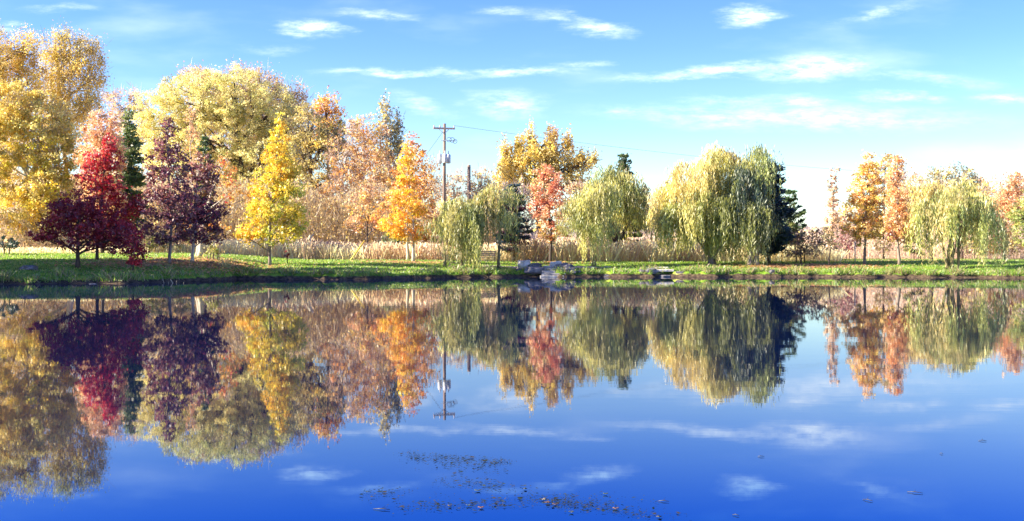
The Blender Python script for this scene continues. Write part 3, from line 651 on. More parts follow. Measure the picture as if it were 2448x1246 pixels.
clump_plant('sedge_clump', 'green sedge tuft at the water beside the dark willow', 1797, 78.6, 60, .4, [(.16, .22, .1), (.3, .34, .2)], .25)

# ------------------------------------------------------------------ terrain, water
def axis(segs):
    out = []
    for a, b, s in segs:
        n = max(1, round((b - a) / s)); out += [a + (b - a) * i / n for i in range(n)]
    return out + [segs[-1][1]]
xs = axis([(-900, -120, 60), (-120, -44, 4), (-44, 44, .35), (44, 120, 4), (120, 900, 60)])
ys = axis([(-200, -10, 20), (-10, 8, 1), (8, 56, 6), (56, 60, .8), (60, 84, .3), (84, 108, .8), (108, 140, 4), (140, 600, 40), (600, 3000, 400)])
V = []; nx, ny = len(xs), len(ys)
for y in ys:
    for x in xs: V.append((x, y, ground_z(x, y)))
idx = np.arange(nx * ny).reshape(ny, nx)
Fq = np.stack([idx[:-1, :-1], idx[:-1, 1:], idx[1:, 1:], idx[1:, :-1]], -1).reshape(-1, 4)
m, nt, N, L = new_mat('grass_ground')
out = N.new('ShaderNodeOutputMaterial'); p = N.new('ShaderNodeBsdfPrincipled'); p.inputs['Roughness'].default_value = .95
p.inputs['Specular IOR Level'].default_value = .1
geo = N.new('ShaderNodeNewGeometry'); sep = N.new('ShaderNodeSeparateXYZ'); L.new(geo.outputs['Position'], sep.inputs[0])
def noise_tex(scale, detail=5, vec=None):
    n_ = N.new('ShaderNodeTexNoise'); n_.inputs['Scale'].default_value = scale; n_.inputs['Detail'].default_value = detail
    L.new(vec or geo.outputs['Position'], n_.inputs['Vector']); return n_
def ramp(fac, stops):
    r_ = N.new('ShaderNodeValToRGB'); e = r_.color_ramp.elements
    while len(e) < len(stops): e.new(.5)
    for q, (pp, cc) in zip(e, stops): q.position = pp; q.color = (*cc, 1)
    L.new(fac, r_.inputs[0]); return r_
def mixc(fac, a, b):
    x = N.new('ShaderNodeMix'); x.data_type = 'RGBA'
    L.new(fac, x.inputs['Factor']) if not isinstance(fac, float) else setattr(x.inputs['Factor'], 'default_value', fac)
    L.new(a, x.inputs[6]); L.new(b, x.inputs[7]); return x.outputs[2]
def mrange(v, a, b, c=0, d=1):
    x = N.new('ShaderNodeMapRange'); x.interpolation_type = 'SMOOTHSTEP'
    x.inputs[1].default_value = a; x.inputs[2].default_value = b; x.inputs[3].default_value = c; x.inputs[4].default_value = d
    L.new(v, x.inputs[0]); return x.outputs[0]
g1 = ramp(noise_tex(1.6, 8).outputs['Fac'], [(.3, (.09, .18, .015)), (.5, (.17, .3, .025)), (.62, (.3, .38, .05)), (.75, (.5, .46, .14))])
far = ramp(noise_tex(.4, 6).outputs['Fac'], [(.3, (.42, .3, .16)), (.7, (.62, .47, .27))])
mud = ramp(noise_tex(5, 6).outputs['Fac'], [(.35, (.035, .025, .018)), (.7, (.14, .1, .06))])
c_ = mixc(mrange(sep.outputs['Y'], 88, 92), g1.outputs[0], far.outputs[0])
add = N.new('ShaderNodeMath'); add.operation = 'MULTIPLY_ADD'; L.new(noise_tex(2.5, 5).outputs['Fac'], add.inputs[0]); add.inputs[1].default_value = .3; L.new(sep.outputs['Z'], add.inputs[2])
c_ = mixc(mrange(add.outputs[0], .42, .3), c_, mud.outputs[0])
L.new(c_, p.inputs['Base Color'])
bp = N.new('ShaderNodeBump'); bp.inputs['Strength'].default_value = .6; bp.inputs['Distance'].default_value = .12; L.new(noise_tex(5, 6).outputs['Fac'], bp.inputs['Height']); L.new(bp.outputs[0], p.inputs['Normal'])
L.new(p.outputs[0], out.inputs[0])
tag(mesh_np('ground', V, Fq, m, None, smooth_=True), kind='structure')

# path: pale gravel strip just behind the steps
PATHM = noisy('path_gravel', (.42, .34, .26), (.6, .5, .4), 3, .95, .3)
pv = []; n_ = 60
for i in range(n_ + 1):
    x = -2.5 + 9.5 * i / n_; yc = 81.4 + .35 * math.sin(i * .15); w = .75 * min(1, .25 + 3 * min(i, n_ - i) / n_)
    for s in (-1, -.33, .33, 1):
        y = yc + s * w; pv.append((x, y, max(ground_z(x, y), ground_z(x, y + .15), ground_z(x, y - .15)) + .03))
pf = [[i * 4 + j, i * 4 + 4 + j, i * 4 + 5 + j, i * 4 + 1 + j] for i in range(n_) for j in range(3)]
tag(mesh_np('path', pv, pf, PATHM), kind='structure')

m, nt, N, L = new_mat('pond_water')
out = N.new('ShaderNodeOutputMaterial')
tc = N.new('ShaderNodeNewGeometry')
mp = N.new('ShaderNodeMapping'); mp.inputs['Scale'].default_value = (.55, 1.5, 1); L.new(tc.outputs['Position'], mp.inputs[0])
n1 = N.new('ShaderNodeTexNoise'); n1.inputs['Scale'].default_value = 3.0; n1.inputs['Detail'].default_value = 4; L.new(mp.outputs[0], n1.inputs['Vector'])
n2 = N.new('ShaderNodeTexNoise'); n2.inputs['Scale'].default_value = .5; n2.inputs['Detail'].default_value = 2; L.new(mp.outputs[0], n2.inputs['Vector'])
ma = N.new('ShaderNodeMath'); ma.operation = 'MULTIPLY_ADD'; L.new(n1.outputs['Fac'], ma.inputs[0]); ma.inputs[1].default_value = .3; L.new(n2.outputs['Fac'], ma.inputs[2])
n3 = N.new('ShaderNodeTexNoise'); n3.inputs['Scale'].default_value = .05; n3.inputs['Detail'].default_value = 3; L.new(tc.outputs['Position'], n3.inputs['Vector'])
mb_ = N.new('ShaderNodeMath'); mb_.operation = 'MULTIPLY'; L.new(ma.outputs[0], mb_.inputs[0]); L.new(mrange(n3.outputs['Fac'], .42, .66, .45, 2.2), mb_.inputs[1])
bp = N.new('ShaderNodeBump'); bp.inputs['Strength'].default_value = 1.0; bp.inputs['Distance'].default_value = .0009; L.new(mb_.outputs[0], bp.inputs['Height'])
gl = N.new('ShaderNodeBsdfGlossy'); gl.inputs['Roughness'].default_value = .015;  L.new(bp.outputs[0], gl.inputs['Normal'])
lw_ = N.new('ShaderNodeFresnel'); lw_.inputs['IOR'].default_value = 1.33
gtint = ramp(lw_.outputs[0], [(.26, (.16, .5, 1.0)), (.34, (.6, .76, 1.0)), (.44, (.97, .96, .97)), (1, (.97, .97, .97))]); L.new(gtint.outputs[0], gl.inputs['Color'])
df = N.new('ShaderNodeBsdfDiffuse'); df.inputs['Color'].default_value = (.002, .006, .03, 1)
fr = N.new('ShaderNodeFresnel'); fr.inputs['IOR'].default_value = 5.5; L.new(bp.outputs[0], fr.inputs['Normal'])
mx = N.new('ShaderNodeMixShader'); L.new(fr.outputs[0], mx.inputs[0]); L.new(df.outputs[0], mx.inputs[1]); L.new(gl.outputs[0], mx.inputs[2]); L.new(mx.outputs[0], out.inputs[0])
tag(mesh_np('water', [(-600, -3, 0), (600, -3, 0), (600, 100, 0), (-600, 100, 0)], [[0, 1, 2, 3]], m), kind='structure')

# ------------------------------------------------------------------ stones and steps
STONE_P = noisy('stone_pale', (.5, .43, .34), (.78, .7, .58), 3, .9, .8)  # brightened so boulders by the steps look sunlit
STONE_G = noisy('stone_grey', (.07, .065, .07), (.2, .18, .18), 3, .9, .8)  # darkened so blocks by the steps look shaded
def rock(name, label, px, D, w, d, h, mat, zoff=0, rz=0, group='boulders around the stone steps', cat='boulder'):
    import bmesh
    bm = bmesh.new(); bmesh.ops.create_icosphere(bm, subdivisions=3, radius=1)
    sd = random.uniform(0, 99)
    for v in bm.verts:
        p_ = v.co.copy()
        for ax in range(3): p_[ax] = math.copysign(abs(p_[ax]) ** .75, p_[ax])
        q = p_ * (1 + .4 * mnoise.noise(v.co * 1.5 + Vector((sd, 0, 0))) + .08 * mnoise.noise(v.co * 4 + Vector((sd, 3, 0))))
        q = Vector((q.x * w / 2, q.y * d / 2, q.z * h / 2))
        v.co = Vector((q.x * math.cos(rz) - q.y * math.sin(rz), q.x * math.sin(rz) + q.y * math.cos(rz), q.z + h * .38))
    me = bpy.data.meshes.new(name); bm.to_mesh(me); bm.free(); me.materials.append(mat)
    o = bpy.data.objects.new(name, me); col.objects.link(o)
    x = wx(px, D); o.location = (x, D, ground_z(x, D) + zoff)
    return tag(o, label, cat, group)
rock('boulder', 'pale rounded boulder left of the stone steps', 1254, 81.0, .95, .7, .62, STONE_P, .04)
rock('boulder', 'small pale stone behind the dark block left of the steps', 1267, 80.6, .6, .5, .42, STONE_P, -.02)
rock('boulder', 'dark upright block directly left of the top step', 1279, 79.9, .95, .7, .66, STONE_G, -.08)
rock('boulder', 'long low grey boulder at the water left of the steps', 1278, 78.6, 1.3, .8, .55, STONE_G, -.1)
rock('boulder', 'pale pointed boulder right of the top step', 1329, 80.4, .8, .6, .6, STONE_P, .0)
rock('boulder', 'wide grey boulder right of the steps', 1348, 79.2, 1.2, .8, .7, STONE_G, -.12)
rock('boulder', 'small dark boulder at the water below the right side', 1362, 78.4, .8, .5, .4, STONE_G, -.1)
root = tag(empty('stone_steps', (wx(1322, 78), 77.75, 0)), 'stone steps going down into the pond between boulders', 'steps')
for i in range(5):
    b = MB(); b.box((.05 * (i % 2) - .16 * (4 - i) * .4 + .18, .0 + i * .34, .03 + i * .16 - .03), (1.6, .5, .2), random.uniform(-.03, .03))
    o = b.build('step', noisy('step_stone', (.2, .19, .18), (.38, .35, .33), 3, .9, .5) if i == 0 else bpy.data.materials['step_stone'], root)
    bv = o.modifiers.new('b', 'BEVEL'); bv.width = .025; bv.segments = 2
for i, (px, D, w, z, lab) in enumerate([(1572, 80.6, 1.5, .0, 'top flat slab in the lawn right of the rounded willow'), (1566, 79.8, 1.5, .0, 'middle flat slab of the grassy slab steps'), (1577, 78.9, 1.9, .02, 'lowest flat slab of the grassy slab steps')]):
    b = MB(); b.box((0, 0, .0), (w, .5, .16), .04 * i - .03)
    o = b.build('stone_slab', STONE_P); x = wx(px, D); o.location = (x, D, ground_z(x, D) + .06)
    bv = o.modifiers.new('b', 'BEVEL'); bv.width = .03; bv.segments = 2
    tag(o, lab, 'slab', 'flat slabs set in the bank')
rk = [(1535, 78.55, .5, .3, 'dark stone at the water left of the slab steps'), (1556, 78.5, .8, .35, 'dark stone right below the lowest slab'), (1590, 78.5, .9, .3, 'reddish dark stone right of the lowest slab'),
      (1452, 78.5, .5, .25, 'small dark shore stone below the rounded willow'), (1625, 78.5, .6, .2, 'small pale shore stone right of the slab steps')]
for px, D, w, h, lab in rk: rock('shore_stone', lab, px, D, w, w * .7, h, STONE_G, -.12, 0, 'stones along the waterline', 'stone')
rub = [(1240, 79.2, .35, 'small stone left of the low grey boulder'), (1296, 77.9, .3, 'small stone at the foot of the steps, left side'), (1371, 78.2, .35, 'small stone right of the dark boulder'), (1385, 78.6, .28, 'smallest stone right of the boulders'),
       (1168, 78.2, .35, 'small stone under the little willow strands'), (1010, 76.2, .3, 'small stone on the waterline below the orange trees'), (1700, 78.2, .4, 'stone on the waterline below the largest willow'), (1846, 78.0, .45, 'stone on the shaded waterline below the evergreen')]
for px, D, w, lab in rub: D = max(D, shore(wx(px, D)) + .15); rock('shore_stone', lab, px, D, w, w * .8, w * .6, STONE_G, -.04, 0, 'stones along the waterline', 'stone')
rock('shore_stone', 'small pale stone on the shaded left waterline', 222, 60.9, .4, .3, .18, STONE_G, -.05, 0, 'stones along the waterline', 'stone')
rock('shore_stone', 'larger dim rock halfway up the shaded left bank', 68, 64.5, .9, .6, .3, STONE_G, -.02, 0, 'stones along the waterline', 'stone')

# ------------------------------------------------------------------ power poles
WOOD = noisy('pole_wood', (.1, .07, .055), (.24, .17, .13), 6, .85, .4, (1, 1, .1))
METAL = noisy('transformer_grey', (.42, .44, .47), (.56, .58, .6), 8, .45, .05, metal=.1)
WIRE = noisy('wire_dark', (.05, .05, .06), (.09, .09, .1), 8, .6, 0)
PORC = noisy('insulator_grey', (.45, .4, .4), (.6, .55, .55), 8, .3, 0)
PD = 98.0; pb = base_of(1062, PD); PTOP = wz(296, PD) - pb.z
root = tag(empty('utility_pole', pb), 'wooden utility pole with crossarm and grey transformers', 'utility pole')
b = MB(); b.tube([(0, 0, -.1), (0, 0, PTOP * .5), (.03, 0, PTOP)], [.17, .145, .11], 10); b.build('post', WOOD, root, True)
za = wz(308, PD) - pb.z
b = MB(); b.box((0, -.17, za), (1.85, .11, .14), .25); b.build('crossarm', noisy('crossarm_wood', (.45, .3, .22), (.62, .45, .36), 6, .8, .3), root)
for dx in (-.85, -.35, .85):
    b = MB(); x_, y_ = dx * math.cos(.25), -.17 + dx * math.sin(.25)
    b.tube([(x_, y_, za + .07), (x_, y_, za + .12), (x_, y_, za + .2), (x_, y_, za + .26)], [.03, .06, .055, .02], 8); b.build('insulator', PORC, root, True)
b = MB(); b.tube([(0, -.1, za - .45), (.45, -.14, za - .05)], .025, 5); b.tube([(0, -.1, za - .45), (-.45, -.2, za - .05)], .025, 5); b.build('brace', METAL, root)
zl = wz(336, PD) - pb.z
b = MB(); b.tube([(-.3, -.1, zl + .1), (-.25, -.1, zl), (1.0, -.1, zl - .06)], .03, 6)
b.build('bracket', METAL, root)
for (cx_, r_, dz) in ((.42, .2, .05), (.68, .2, .02), (.92, .17, -.1)):
    b = MB(); b.tube([(cx_ + r_ * math.cos(t * math.pi / 8), -.14, zl + dz + r_ * math.sin(t * math.pi / 8)) for t in range(17)], .022, 5, False); b.build('wire_loop', WIRE, root, True)
zt0, zt1 = wz(391, PD) - pb.z, wz(369, PD) - pb.z
for (x_, y_, r_) in ((-.36, -.1, .2), (.1, -.42, .2), (.36, .05, .19)):
    b = MB(); zz = [zt0, zt0 + .03, zt1 - .08, zt1]
    b.tube([(x_, y_, q) for q in zz], [r_ * .9, r_, r_, r_ * .7], 14)
    b.box((x_ * .5, y_ * .5, (zt0 + zt1) / 2 + .15), (.12, .12, .06)); tb = b.build('transformer', METAL, root, True)
    b = MB(); b.tube([(x_, y_, zt1 - .02), (x_, y_, zt1 + .12), (x_, y_, zt1 + .3)], [.05, .045, .02], 8); b.build('bushing', PORC, tb, True)
# a stub pole further back
pb2 = base_of(1121, 116); root = tag(empty('stub_pole', pb2), 'bare brown pole top rising from the pink scrub', 'utility pole')
b = MB(); H2 = wz(395, 116) - pb2.z; b.tube([(0, 0, -.1), (0, 0, H2)], [.2, .17], 9); b.build('post', WOOD, root, True)
b = MB(); b.tube([(0, 0, H2), (0, 0, H2 + .1)], [.06, .05], 6); b.build('cap', METAL, root)
# wires
def catenary(a, c, sag, n=24):
    a = Vector(a); c = Vector(c); return [a.lerp(c, i / n) - Vector((0, 0, sag * 4 * (i / n) * (1 - i / n))) for i in range(n + 1)]
ea = Vector((pb.x + .85 * math.cos(.25), PD - .17 + .2, pb.z + za + .26)); ec = Vector((wx(2130, 146), 146, wz(414, 146)))
b = MB(); b.tube(catenary(ea, ec, .45), .011, 4); tag(b.build('power_line', WIRE), 'thin power line running right from the crossarm tip', 'wire')
pb3 = base_of(2130, 146.2); root = tag(empty('utility_pole', pb3), 'distant pole hidden among the orange trees carrying the line', 'utility pole')
b = MB(); b.tube([(0, 0, -.1), (0, 0, ec.z - pb3.z + .1)], [.17, .12], 8); b.build('post', WOOD, root, True)
# guy wire with yellow guard
gx, gy = wx(837, 86.5), 86.5; ga = Vector((gx, gy, ground_z(gx, gy))); gb = Vector((pb.x - .1, PD, wz(315, PD)))
root = tag(empty('guy_wire', ga), 'slanting guy wire with a yellow guard planted in the dry grass', 'guy wire')
b = MB(); b.tube([(0, 0, 0), gb - ga], .015, 5); b.build('wire', WIRE, root)
dv = (gb - ga).normalized()
b = MB(); b.tube([(0, 0, 0), dv * 2.35], [.055, .055], 8); b.build('guard', noisy('guard_yellow', (.75, .5, .04), (.85, .62, .08), 8, .5, 0), root, True)

# fence posts in the dry grass
for px, D, h, bent, lab in [(743, 91, 1.75, 1, 'pale fence post with a bent top left of the yellow guard'), (1475, 93, 1.6, 0, 'thin fence post right of the rounded willow trunk'), (1557, 96, 3.0, 0, 'taller of two dark posts left of the largest willow'),
                       (1567, 96, 2.9, 0, 'right hand one of two dark posts beside the largest willow'), (2044, 88.5, 1.6, 0, 'white post behind the lawn by the soft orange tree'), (1976, 90, 1.5, 0, 'pale post just left of the crooked narrow tree')]:
    b = MB(); bb = base_of(px, D)
    pts = [(0, 0, -.1), (0, 0, h * .8), (0, 0, h)]
    if bent: pts += [(.08, 0, h + .12), (.22, 0, h + .3)]
    b.tube(pts, .045 if h < 2 else .06, 7); o = b.build('fence_post', BARK['dark'] if h > 2 else noisy('post_grey', (.45, .42, .38), (.6, .56, .5), 5, .8, .1), None, True); o.location = bb
    tag(o, lab, 'post', 'posts behind the dry grass')
b = MB(); bb = base_of(803, 90); b.box((0, 0, 1.2), (.55, .04, .1)); b.box((-.2, .03, .6), (.05, .04, 1.2)); b.box((.2, .03, .6), (.05, .04, 1.2)); o = b.build('plank_rail', WOOD); o.location = bb
tag(o, 'short brown plank on two legs in the dry grass', 'rail')
# bench behind the small willow
DW = noisy('bench_wood', (.06, .05, .05), (.14, .1, .09), 6, .8, .2)
bb = base_of(1163, 87); root = tag(empty('park_bench', bb), 'dark bench half hidden by the hanging strands of the small willow', 'bench')
b = MB(); [b.box((0, -.15 + .13 * i, .45), (1.4, .1, .04)) for i in range(3)]; b.build('seat', DW, root)
b = MB(); [b.box((0, .2 + .02 * i, .6 + .13 * i), (1.4, .03, .1)) for i in range(3)]; b.build('backrest', DW, root)
for s in (-.6, .6):
    b = MB(); b.box((s, -.12, .21), (.06, .06, .43)); b.box((s, .2, .44), (.06, .06, .88)); b.box((s, .04, .41), (.06, .26, .05)); b.build('leg', DW, root)

# ------------------------------------------------------------------ things on the water
def wp(px, py):
    D = CAMH * F / (py - HY); return wx(px, D), D
WEED = np.array([(.012, .03, .035), (.02, .045, .035), (.03, .045, .03), (.06, .05, .03)])
def weed(st, n):
    bands = [(960, 1088, 1215, 1108, 26, 12, .24), (1000, 1100, 1200, 1130, 60, 16, .1), (1060, 1150, 1250, 1175, 80, 20, .12), (860, 1185, 960, 1175, 50, 16, .05), (960, 1215, 1250, 1205, 90, 16, .16), (1270, 1190, 1460, 1215, 60, 20, .18), (1330, 1210, 1600, 1235, 70, 12, .11), (1100, 1190, 1500, 1200, 150, 30, .04)]
    C, U, V, K = [], [], [], []
    for (x0, y0, x1, y1, sx, sy, wgt) in bands:
        for i in range(int(n * wgt)):
            t = random.random(); cx_ = x0 + (x1 - x0) * t + random.gauss(0, sx * .35); cy_ = y0 + (y1 - y0) * t + random.gauss(0, sy * .35)
            if cy_ > 1275: continue
            kx, ky = wp(cx_, cy_)
            for j in range(random.choice((1, 1, 2, 3, 5))):
                ln = random.uniform(.0025, .01) * (2.2 if random.random() < .15 else 1)
                a = random.gauss(0, .9)
                C.append((kx + random.gauss(0, .02), ky + random.gauss(0, .05), .006 + random.random() * .006)); U.append((math.cos(a) * ln, math.sin(a) * ln, random.gauss(0, .1) * ln))
                V.append((-math.sin(a) * ln * .4, math.cos(a) * ln * .4, random.uniform(0, .25) * ln)); K.append(WEED[random.randrange(4)])
    st[0].append(quads(np.array(C), np.array(U), np.array(V))); st[1].append(np.array(K))
o = scatter_stuff('floating_weed', 'scattered dark pond weed and bits floating on the near water', 1300, 0, 0, weed); o['category'] = 'pond weed'
WET = noisy('wet_twig', (.012, .015, .02), (.04, .035, .03), 12, .5, 0)
tw = [(2170, 1178, 2208, 1182, 'long dark floating twig toward the lower right corner'), (2064, 1196, 2088, 1201, 'dark floating twig left of the long one at lower right'),
      (2340, 1055, 2360, 1056, 'small dark floating twig nearest the right edge'), (1812, 1093, 1828, 1094, 'thin twig on open water under the white cloud reflection'), (1752, 1233, 1768, 1236, 'short twig near the bottom edge right of the weed'),
      (1574, 1200, 1600, 1202, 'dark floating twig right of the weed patches'), (892, 1219, 932, 1222, 'straight pale stick floating left of the weed patches'), (2248, 1086, 2256, 1087, 'tiny speck of wood on the open right water')]
for (x0, y0, x1, y1, lab) in tw:
    a = wp(x0, y0); c = wp(x1, y1); b = MB(); mid = ((a[0] + c[0]) / 2, (a[1] + c[1]) / 2 + .006, .009)
    r_ = .003
    b.tube([(a[0], a[1], .004), mid, (c[0], c[1], .006)], [r_ * .6, r_, r_ * .5], 5)
    if x1 - x0 > 18: b.tube([mid, (mid[0] + .02, mid[1] + .05, .018)], [r_ * .6, r_ * .2], 4)
    tag(b.build('floating_twig', WET, None, True), lab, 'twig', 'twigs floating on the near water')
LV = [(1310, 1205, (.14, .07, .05)), (1328, 1209, (.08, .05, .05)), (1300, 1198, (.3, .25, .18)), (1075, 1213, (.1, .08, .05)), (1150, 1217, (.2, .1, .07)), (1120, 1212, (.07, .1, .07)), (1472, 1219, (.22, .13, .1)), (1366, 1228, (.07, .09, .06)), (1577, 1239, (.06, .06, .04)), (1448, 1184, (.05, .08, .05)), (1256, 1172, (.04, .06, .06)), (1142, 1176, (.05, .08, .06))]
for i, (px, py, c3) in enumerate(LV):
    x, y = wp(px, py); vs = []; n = 14; s = random.uniform(.009, .02); sd = random.uniform(0, 6)
    vs.append((0, 0, .006))
    for j in range(n):
        a = 2 * math.pi * j / n; r_ = s * (1 + .45 * math.cos(a * 5 + sd)) * random.uniform(.8, 1.1)
        vs.append((r_ * math.cos(a), r_ * math.sin(a), .01 + max(0, .006 * math.sin(a * 2 + sd))))
    fs = [[0, j + 1, (j + 1) % n + 1] for j in range(n)]
    o = mesh_np('floating_leaf', vs, fs, noisy('wet_leaf', tuple(q * .7 for q in c3), c3, 20, .6, 0)); o.location = (x, y, 0)
    sol = o.modifiers.new('s', 'SOLIDIFY'); sol.thickness = .002
    where = ['in the middle of the main weed patch', 'just right of the middle one', 'topmost pale one of the main patch', 'left in the lower weed band', 'reddish one in the lower weed band', 'between the left and reddish ones', 'pinkish one alone right of the main patch',
             'below the main patch', 'at the very bottom edge', 'at the right end of the upper weeds', 'above and left of the main patch', 'above the reddish one'][i]
    tag(o, 'curled floating leaf ' + where, 'leaf', 'fallen leaves floating on the near water')

# ------------------------------------------------------------------ trees standing left of the frame that shade the left bank
for i, (X_, Y_, H_, Wd) in enumerate([(-36.5, 63.5, 11, 3.8), (-36, 68, 10, 3.4), (-43, 62, 14, 4.4), (-44, 67, 14, 4.0), (-51, 62.5, 18, 5)]):
    pxx = CX + X_ / Y_ * F; k = Y_ / F; gz0 = ground_z(X_, Y_)
    def py(h): return HY - (gz0 + h - CAMH) / k
    tree('shade_tree', ['gold maple just out of frame on the left bank', 'yellow maple out of frame nearest the water', 'tall gold tree out of frame farther left', 'slim gold tree out of frame behind the left lawn', 'tallest gold tree out of frame farthest left'][i], 'tree', pxx, Y_,
         [(pxx, py(H_ * .6), Wd / k, H_ * .38 / k), (pxx - 1.5 / k, py(H_ * .45), Wd * .8 / k, H_ * .33 / k), (pxx + 1.2 / k, py(H_ * .4), Wd * .8 / k, H_ * .3 / k)], [GOLD + PALEY], tr=.22, group='trees beyond the left edge', clump=24, dens=1.0, leaf=.36)

# ------------------------------------------------------------------ light and sky
SUN_EL = R(25); sdir = Vector((-1, -.15, 0)).normalized(); sv = Vector((sdir.x * math.cos(SUN_EL), sdir.y * math.cos(SUN_EL), math.sin(SUN_EL)))
ld = bpy.data.lights.new('sun', 'SUN'); ld.energy = 5; ld.angle = R(.5); ld.color = (1, .89, .7)
lo = bpy.data.objects.new('sun', ld); col.objects.link(lo); lo.rotation_euler = (-sv).to_track_quat('-Z', 'Y').to_euler()
w = bpy.data.worlds.new('World'); scene.world = w; w.use_nodes = True; nt = w.node_tree; N = nt.nodes; L = nt.links; N.clear()
out = N.new('ShaderNodeOutputWorld'); bg = N.new('ShaderNodeBackground'); L.new(bg.outputs[0], out.inputs[0]); bg.inputs[1].default_value = .083
sky = N.new('ShaderNodeTexSky'); sky.sky_type = 'NISHITA'; sky.sun_disc = False; sky.sun_elevation = SUN_EL; sky.sun_rotation = math.atan2(sv.x, sv.y)
sky.air_density = 1.0; sky.dust_density = .4; sky.ozone_density = 2.5
tc = N.new('ShaderNodeTexCoord'); sep = N.new('ShaderNodeSeparateXYZ'); L.new(tc.outputs['Generated'], sep.inputs[0])
def mth(op, a, b=None, clamp=False):
    x = N.new('ShaderNodeMath'); x.operation = op; x.use_clamp = clamp
    for i, q in enumerate((a, b)):
        if q is None: continue
        if isinstance(q, (int, float)): x.inputs[i].default_value = q
        else: L.new(q, x.inputs[i])
    return x.outputs[0]
grade = ramp(mth('ABSOLUTE', sep.outputs['Z']), SKYRAMP := [(0.0, (.95, .95, .95)), (.05, (.78, .9, .93)), (.1, (.58, .7, .93)), (.17, (.4, .55, .92)), (.23, (.33, .48, .98)), (.45, (.36, .45, 1))])
mul = N.new('ShaderNodeMix'); mul.data_type = 'RGBA'; mul.blend_type = 'MULTIPLY'; mul.inputs['Factor'].default_value = 1
L.new(sky.outputs[0], mul.inputs[6]); L.new(grade.outputs[0], mul.inputs[7])
# clouds: soft streaks placed on the sky by direction, broken up by stretched noise
front = mth('GREATER_THAN', sep.outputs['Y'], .05)
ysafe = mth('MAXIMUM', sep.outputs['Y'], .05)
u = mth('DIVIDE', sep.outputs['X'], ysafe); v = mth('DIVIDE', sep.outputs['Z'], ysafe)
cmb = N.new('ShaderNodeCombineXYZ'); L.new(u, cmb.inputs[0]); L.new(v, cmb.inputs[1])
mp = N.new('ShaderNodeMapping'); mp.inputs['Scale'].default_value = (9, 34, 1); L.new(cmb.outputs[0], mp.inputs[0])
nz = N.new('ShaderNodeTexNoise'); nz.inputs['Scale'].default_value = 1.4; nz.inputs['Detail'].default_value = 10; nz.inputs['Roughness'].default_value = .68; L.new(mp.outputs[0], nz.inputs['Vector'])
wv = N.new('ShaderNodeVectorMath'); wv.operation = 'MULTIPLY_ADD'; L.new(nz.outputs['Color'], wv.inputs[0]); wv.inputs[1].default_value = (.09, .026, 0); L.new(cmb.outputs[0], wv.inputs[2])
acc = None
CL = [(745, 72, 60, 16, .95, -.1), (915, 40, 75, 8, .45, -.05), (1200, 28, 65, 6, .4, 0), (1440, 73, 62, 14, .95, -.08), (1350, 45, 70, 9, .4, -.2), (1785, 43, 55, 18, .95, .1), (1960, 162, 110, 20, .95, .05), (1690, 172, 165, 10, .8, .08),
      (930, 175, 125, 9, .7, 0), (1100, 181, 40, 9, .6, 0), (1245, 172, 100, 9, .7, 0), (1210, 250, 75, 24, .6, 0), (1000, 250, 65, 14, .4, -.3), (1930, 245, 60, 10, .6, -.1), (2150, 238, 90, 9, .5, -.05), (2410, 235, 60, 11, .7, 0), (1920, 282, 340, 22, .6, -.02),
      (2090, 35, 80, 10, .4, .25), (1400, 157, 40, 7, .45, 0), (1490, 270, 34, 10, .4, -.1), (2200, 190, 170, 12, .3, -.1), (1750, 240, 120, 10, .35, .03), (20, 68, 30, 10, .6, 0), (150, 20, 60, 8, .3, 0), (640, 120, 60, 8, .2, 0),
      (-300, 120, 160, 14, .6, 0), (2700, 150, 160, 14, .6, 0), (3000, 60, 150, 14, .6, 0), (-600, 40, 150, 14, .6, 0)]
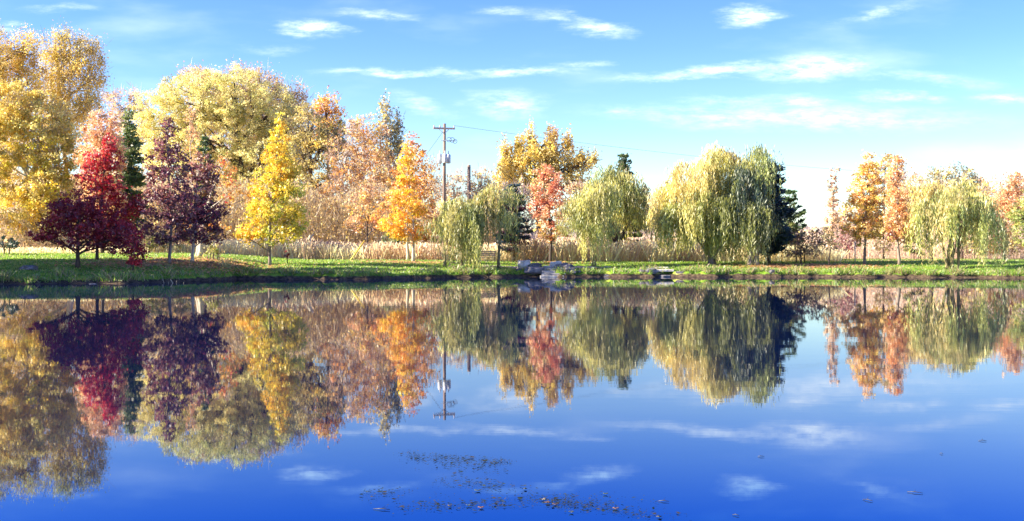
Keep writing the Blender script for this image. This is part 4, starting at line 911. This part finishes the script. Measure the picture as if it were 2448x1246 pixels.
for (cx_, cy_, rx, ry, inten, tilt) in CL:
    cu, cv = (cx_ - CX) / F + .045, (HY - cy_) / F + .013
    sb = N.new('ShaderNodeVectorMath'); sb.operation = 'SUBTRACT'; L.new(wv.outputs[0], sb.inputs[0]); sb.inputs[1].default_value = (cu, cv, 0)
    rt = N.new('ShaderNodeVectorRotate'); rt.rotation_type = 'Z_AXIS'; rt.inputs['Angle'].default_value = -tilt; L.new(sb.outputs[0], rt.inputs['Vector'])
    sc_ = N.new('ShaderNodeVectorMath'); sc_.operation = 'MULTIPLY'; L.new(rt.outputs[0], sc_.inputs[0]); sc_.inputs[1].default_value = (F / rx / 1.25, F / ry / 1.35, 0)
    ln = N.new('ShaderNodeVectorMath'); ln.operation = 'LENGTH'; L.new(sc_.outputs[0], ln.inputs[0])
    mr = mrange(ln.outputs['Value'], 1.5, -.3, 0, inten)
    acc = mr if acc is None else mth('MAXIMUM', acc, mr)
fine = N.new('ShaderNodeTexNoise'); fine.inputs['Scale'].default_value = 4; fine.inputs['Detail'].default_value = 12; fine.inputs['Roughness'].default_value = .7; L.new(mp.outputs[0], fine.inputs['Vector'])
acc = mth('MULTIPLY', acc, mrange(fine.outputs['Fac'], .32, .68, .1, 1.2), True)
veil = N.new('ShaderNodeTexNoise'); veil.inputs['Scale'].default_value = .55; veil.inputs['Detail'].default_value = 7; L.new(mp.outputs[0], veil.inputs['Vector'])
acc = mth('ADD', acc, mrange(veil.outputs['Fac'], .5, .85, 0, .3), True)
acc = mth('MULTIPLY', acc, front)
cl = N.new('ShaderNodeMix'); cl.data_type = 'RGBA'; L.new(acc, cl.inputs['Factor']); L.new(mul.outputs[2], cl.inputs[6]); cl.inputs[7].default_value = CLOUDC = (5.2, 5.8, 6.2, 1)
L.new(cl.outputs[2], bg.inputs[0])

cd = bpy.data.cameras.new('camera'); cam = bpy.data.objects.new('camera', cd); col.objects.link(cam); scene.camera = cam
cd.sensor_width = 36; cd.lens = 36 * F / 2448; cd.clip_start = .1; cd.clip_end = 6000
cam.location = (0, 0, CAMH); cam.rotation_euler = (math.pi / 2 - math.atan(21 / F), 0, 0)
scene.view_settings.view_transform = 'Standard'; scene.view_settings.look = 'None'; scene.view_settings.exposure = 2.05
scene.view_settings.gamma = 1; scene.view_settings.use_curve_mapping = False
scene.cycles.max_bounces = 7; scene.cycles.diffuse_bounces = 3; scene.cycles.glossy_bounces = 3; scene.cycles.transmission_bounces = 4
scene.cycles.use_denoising = True
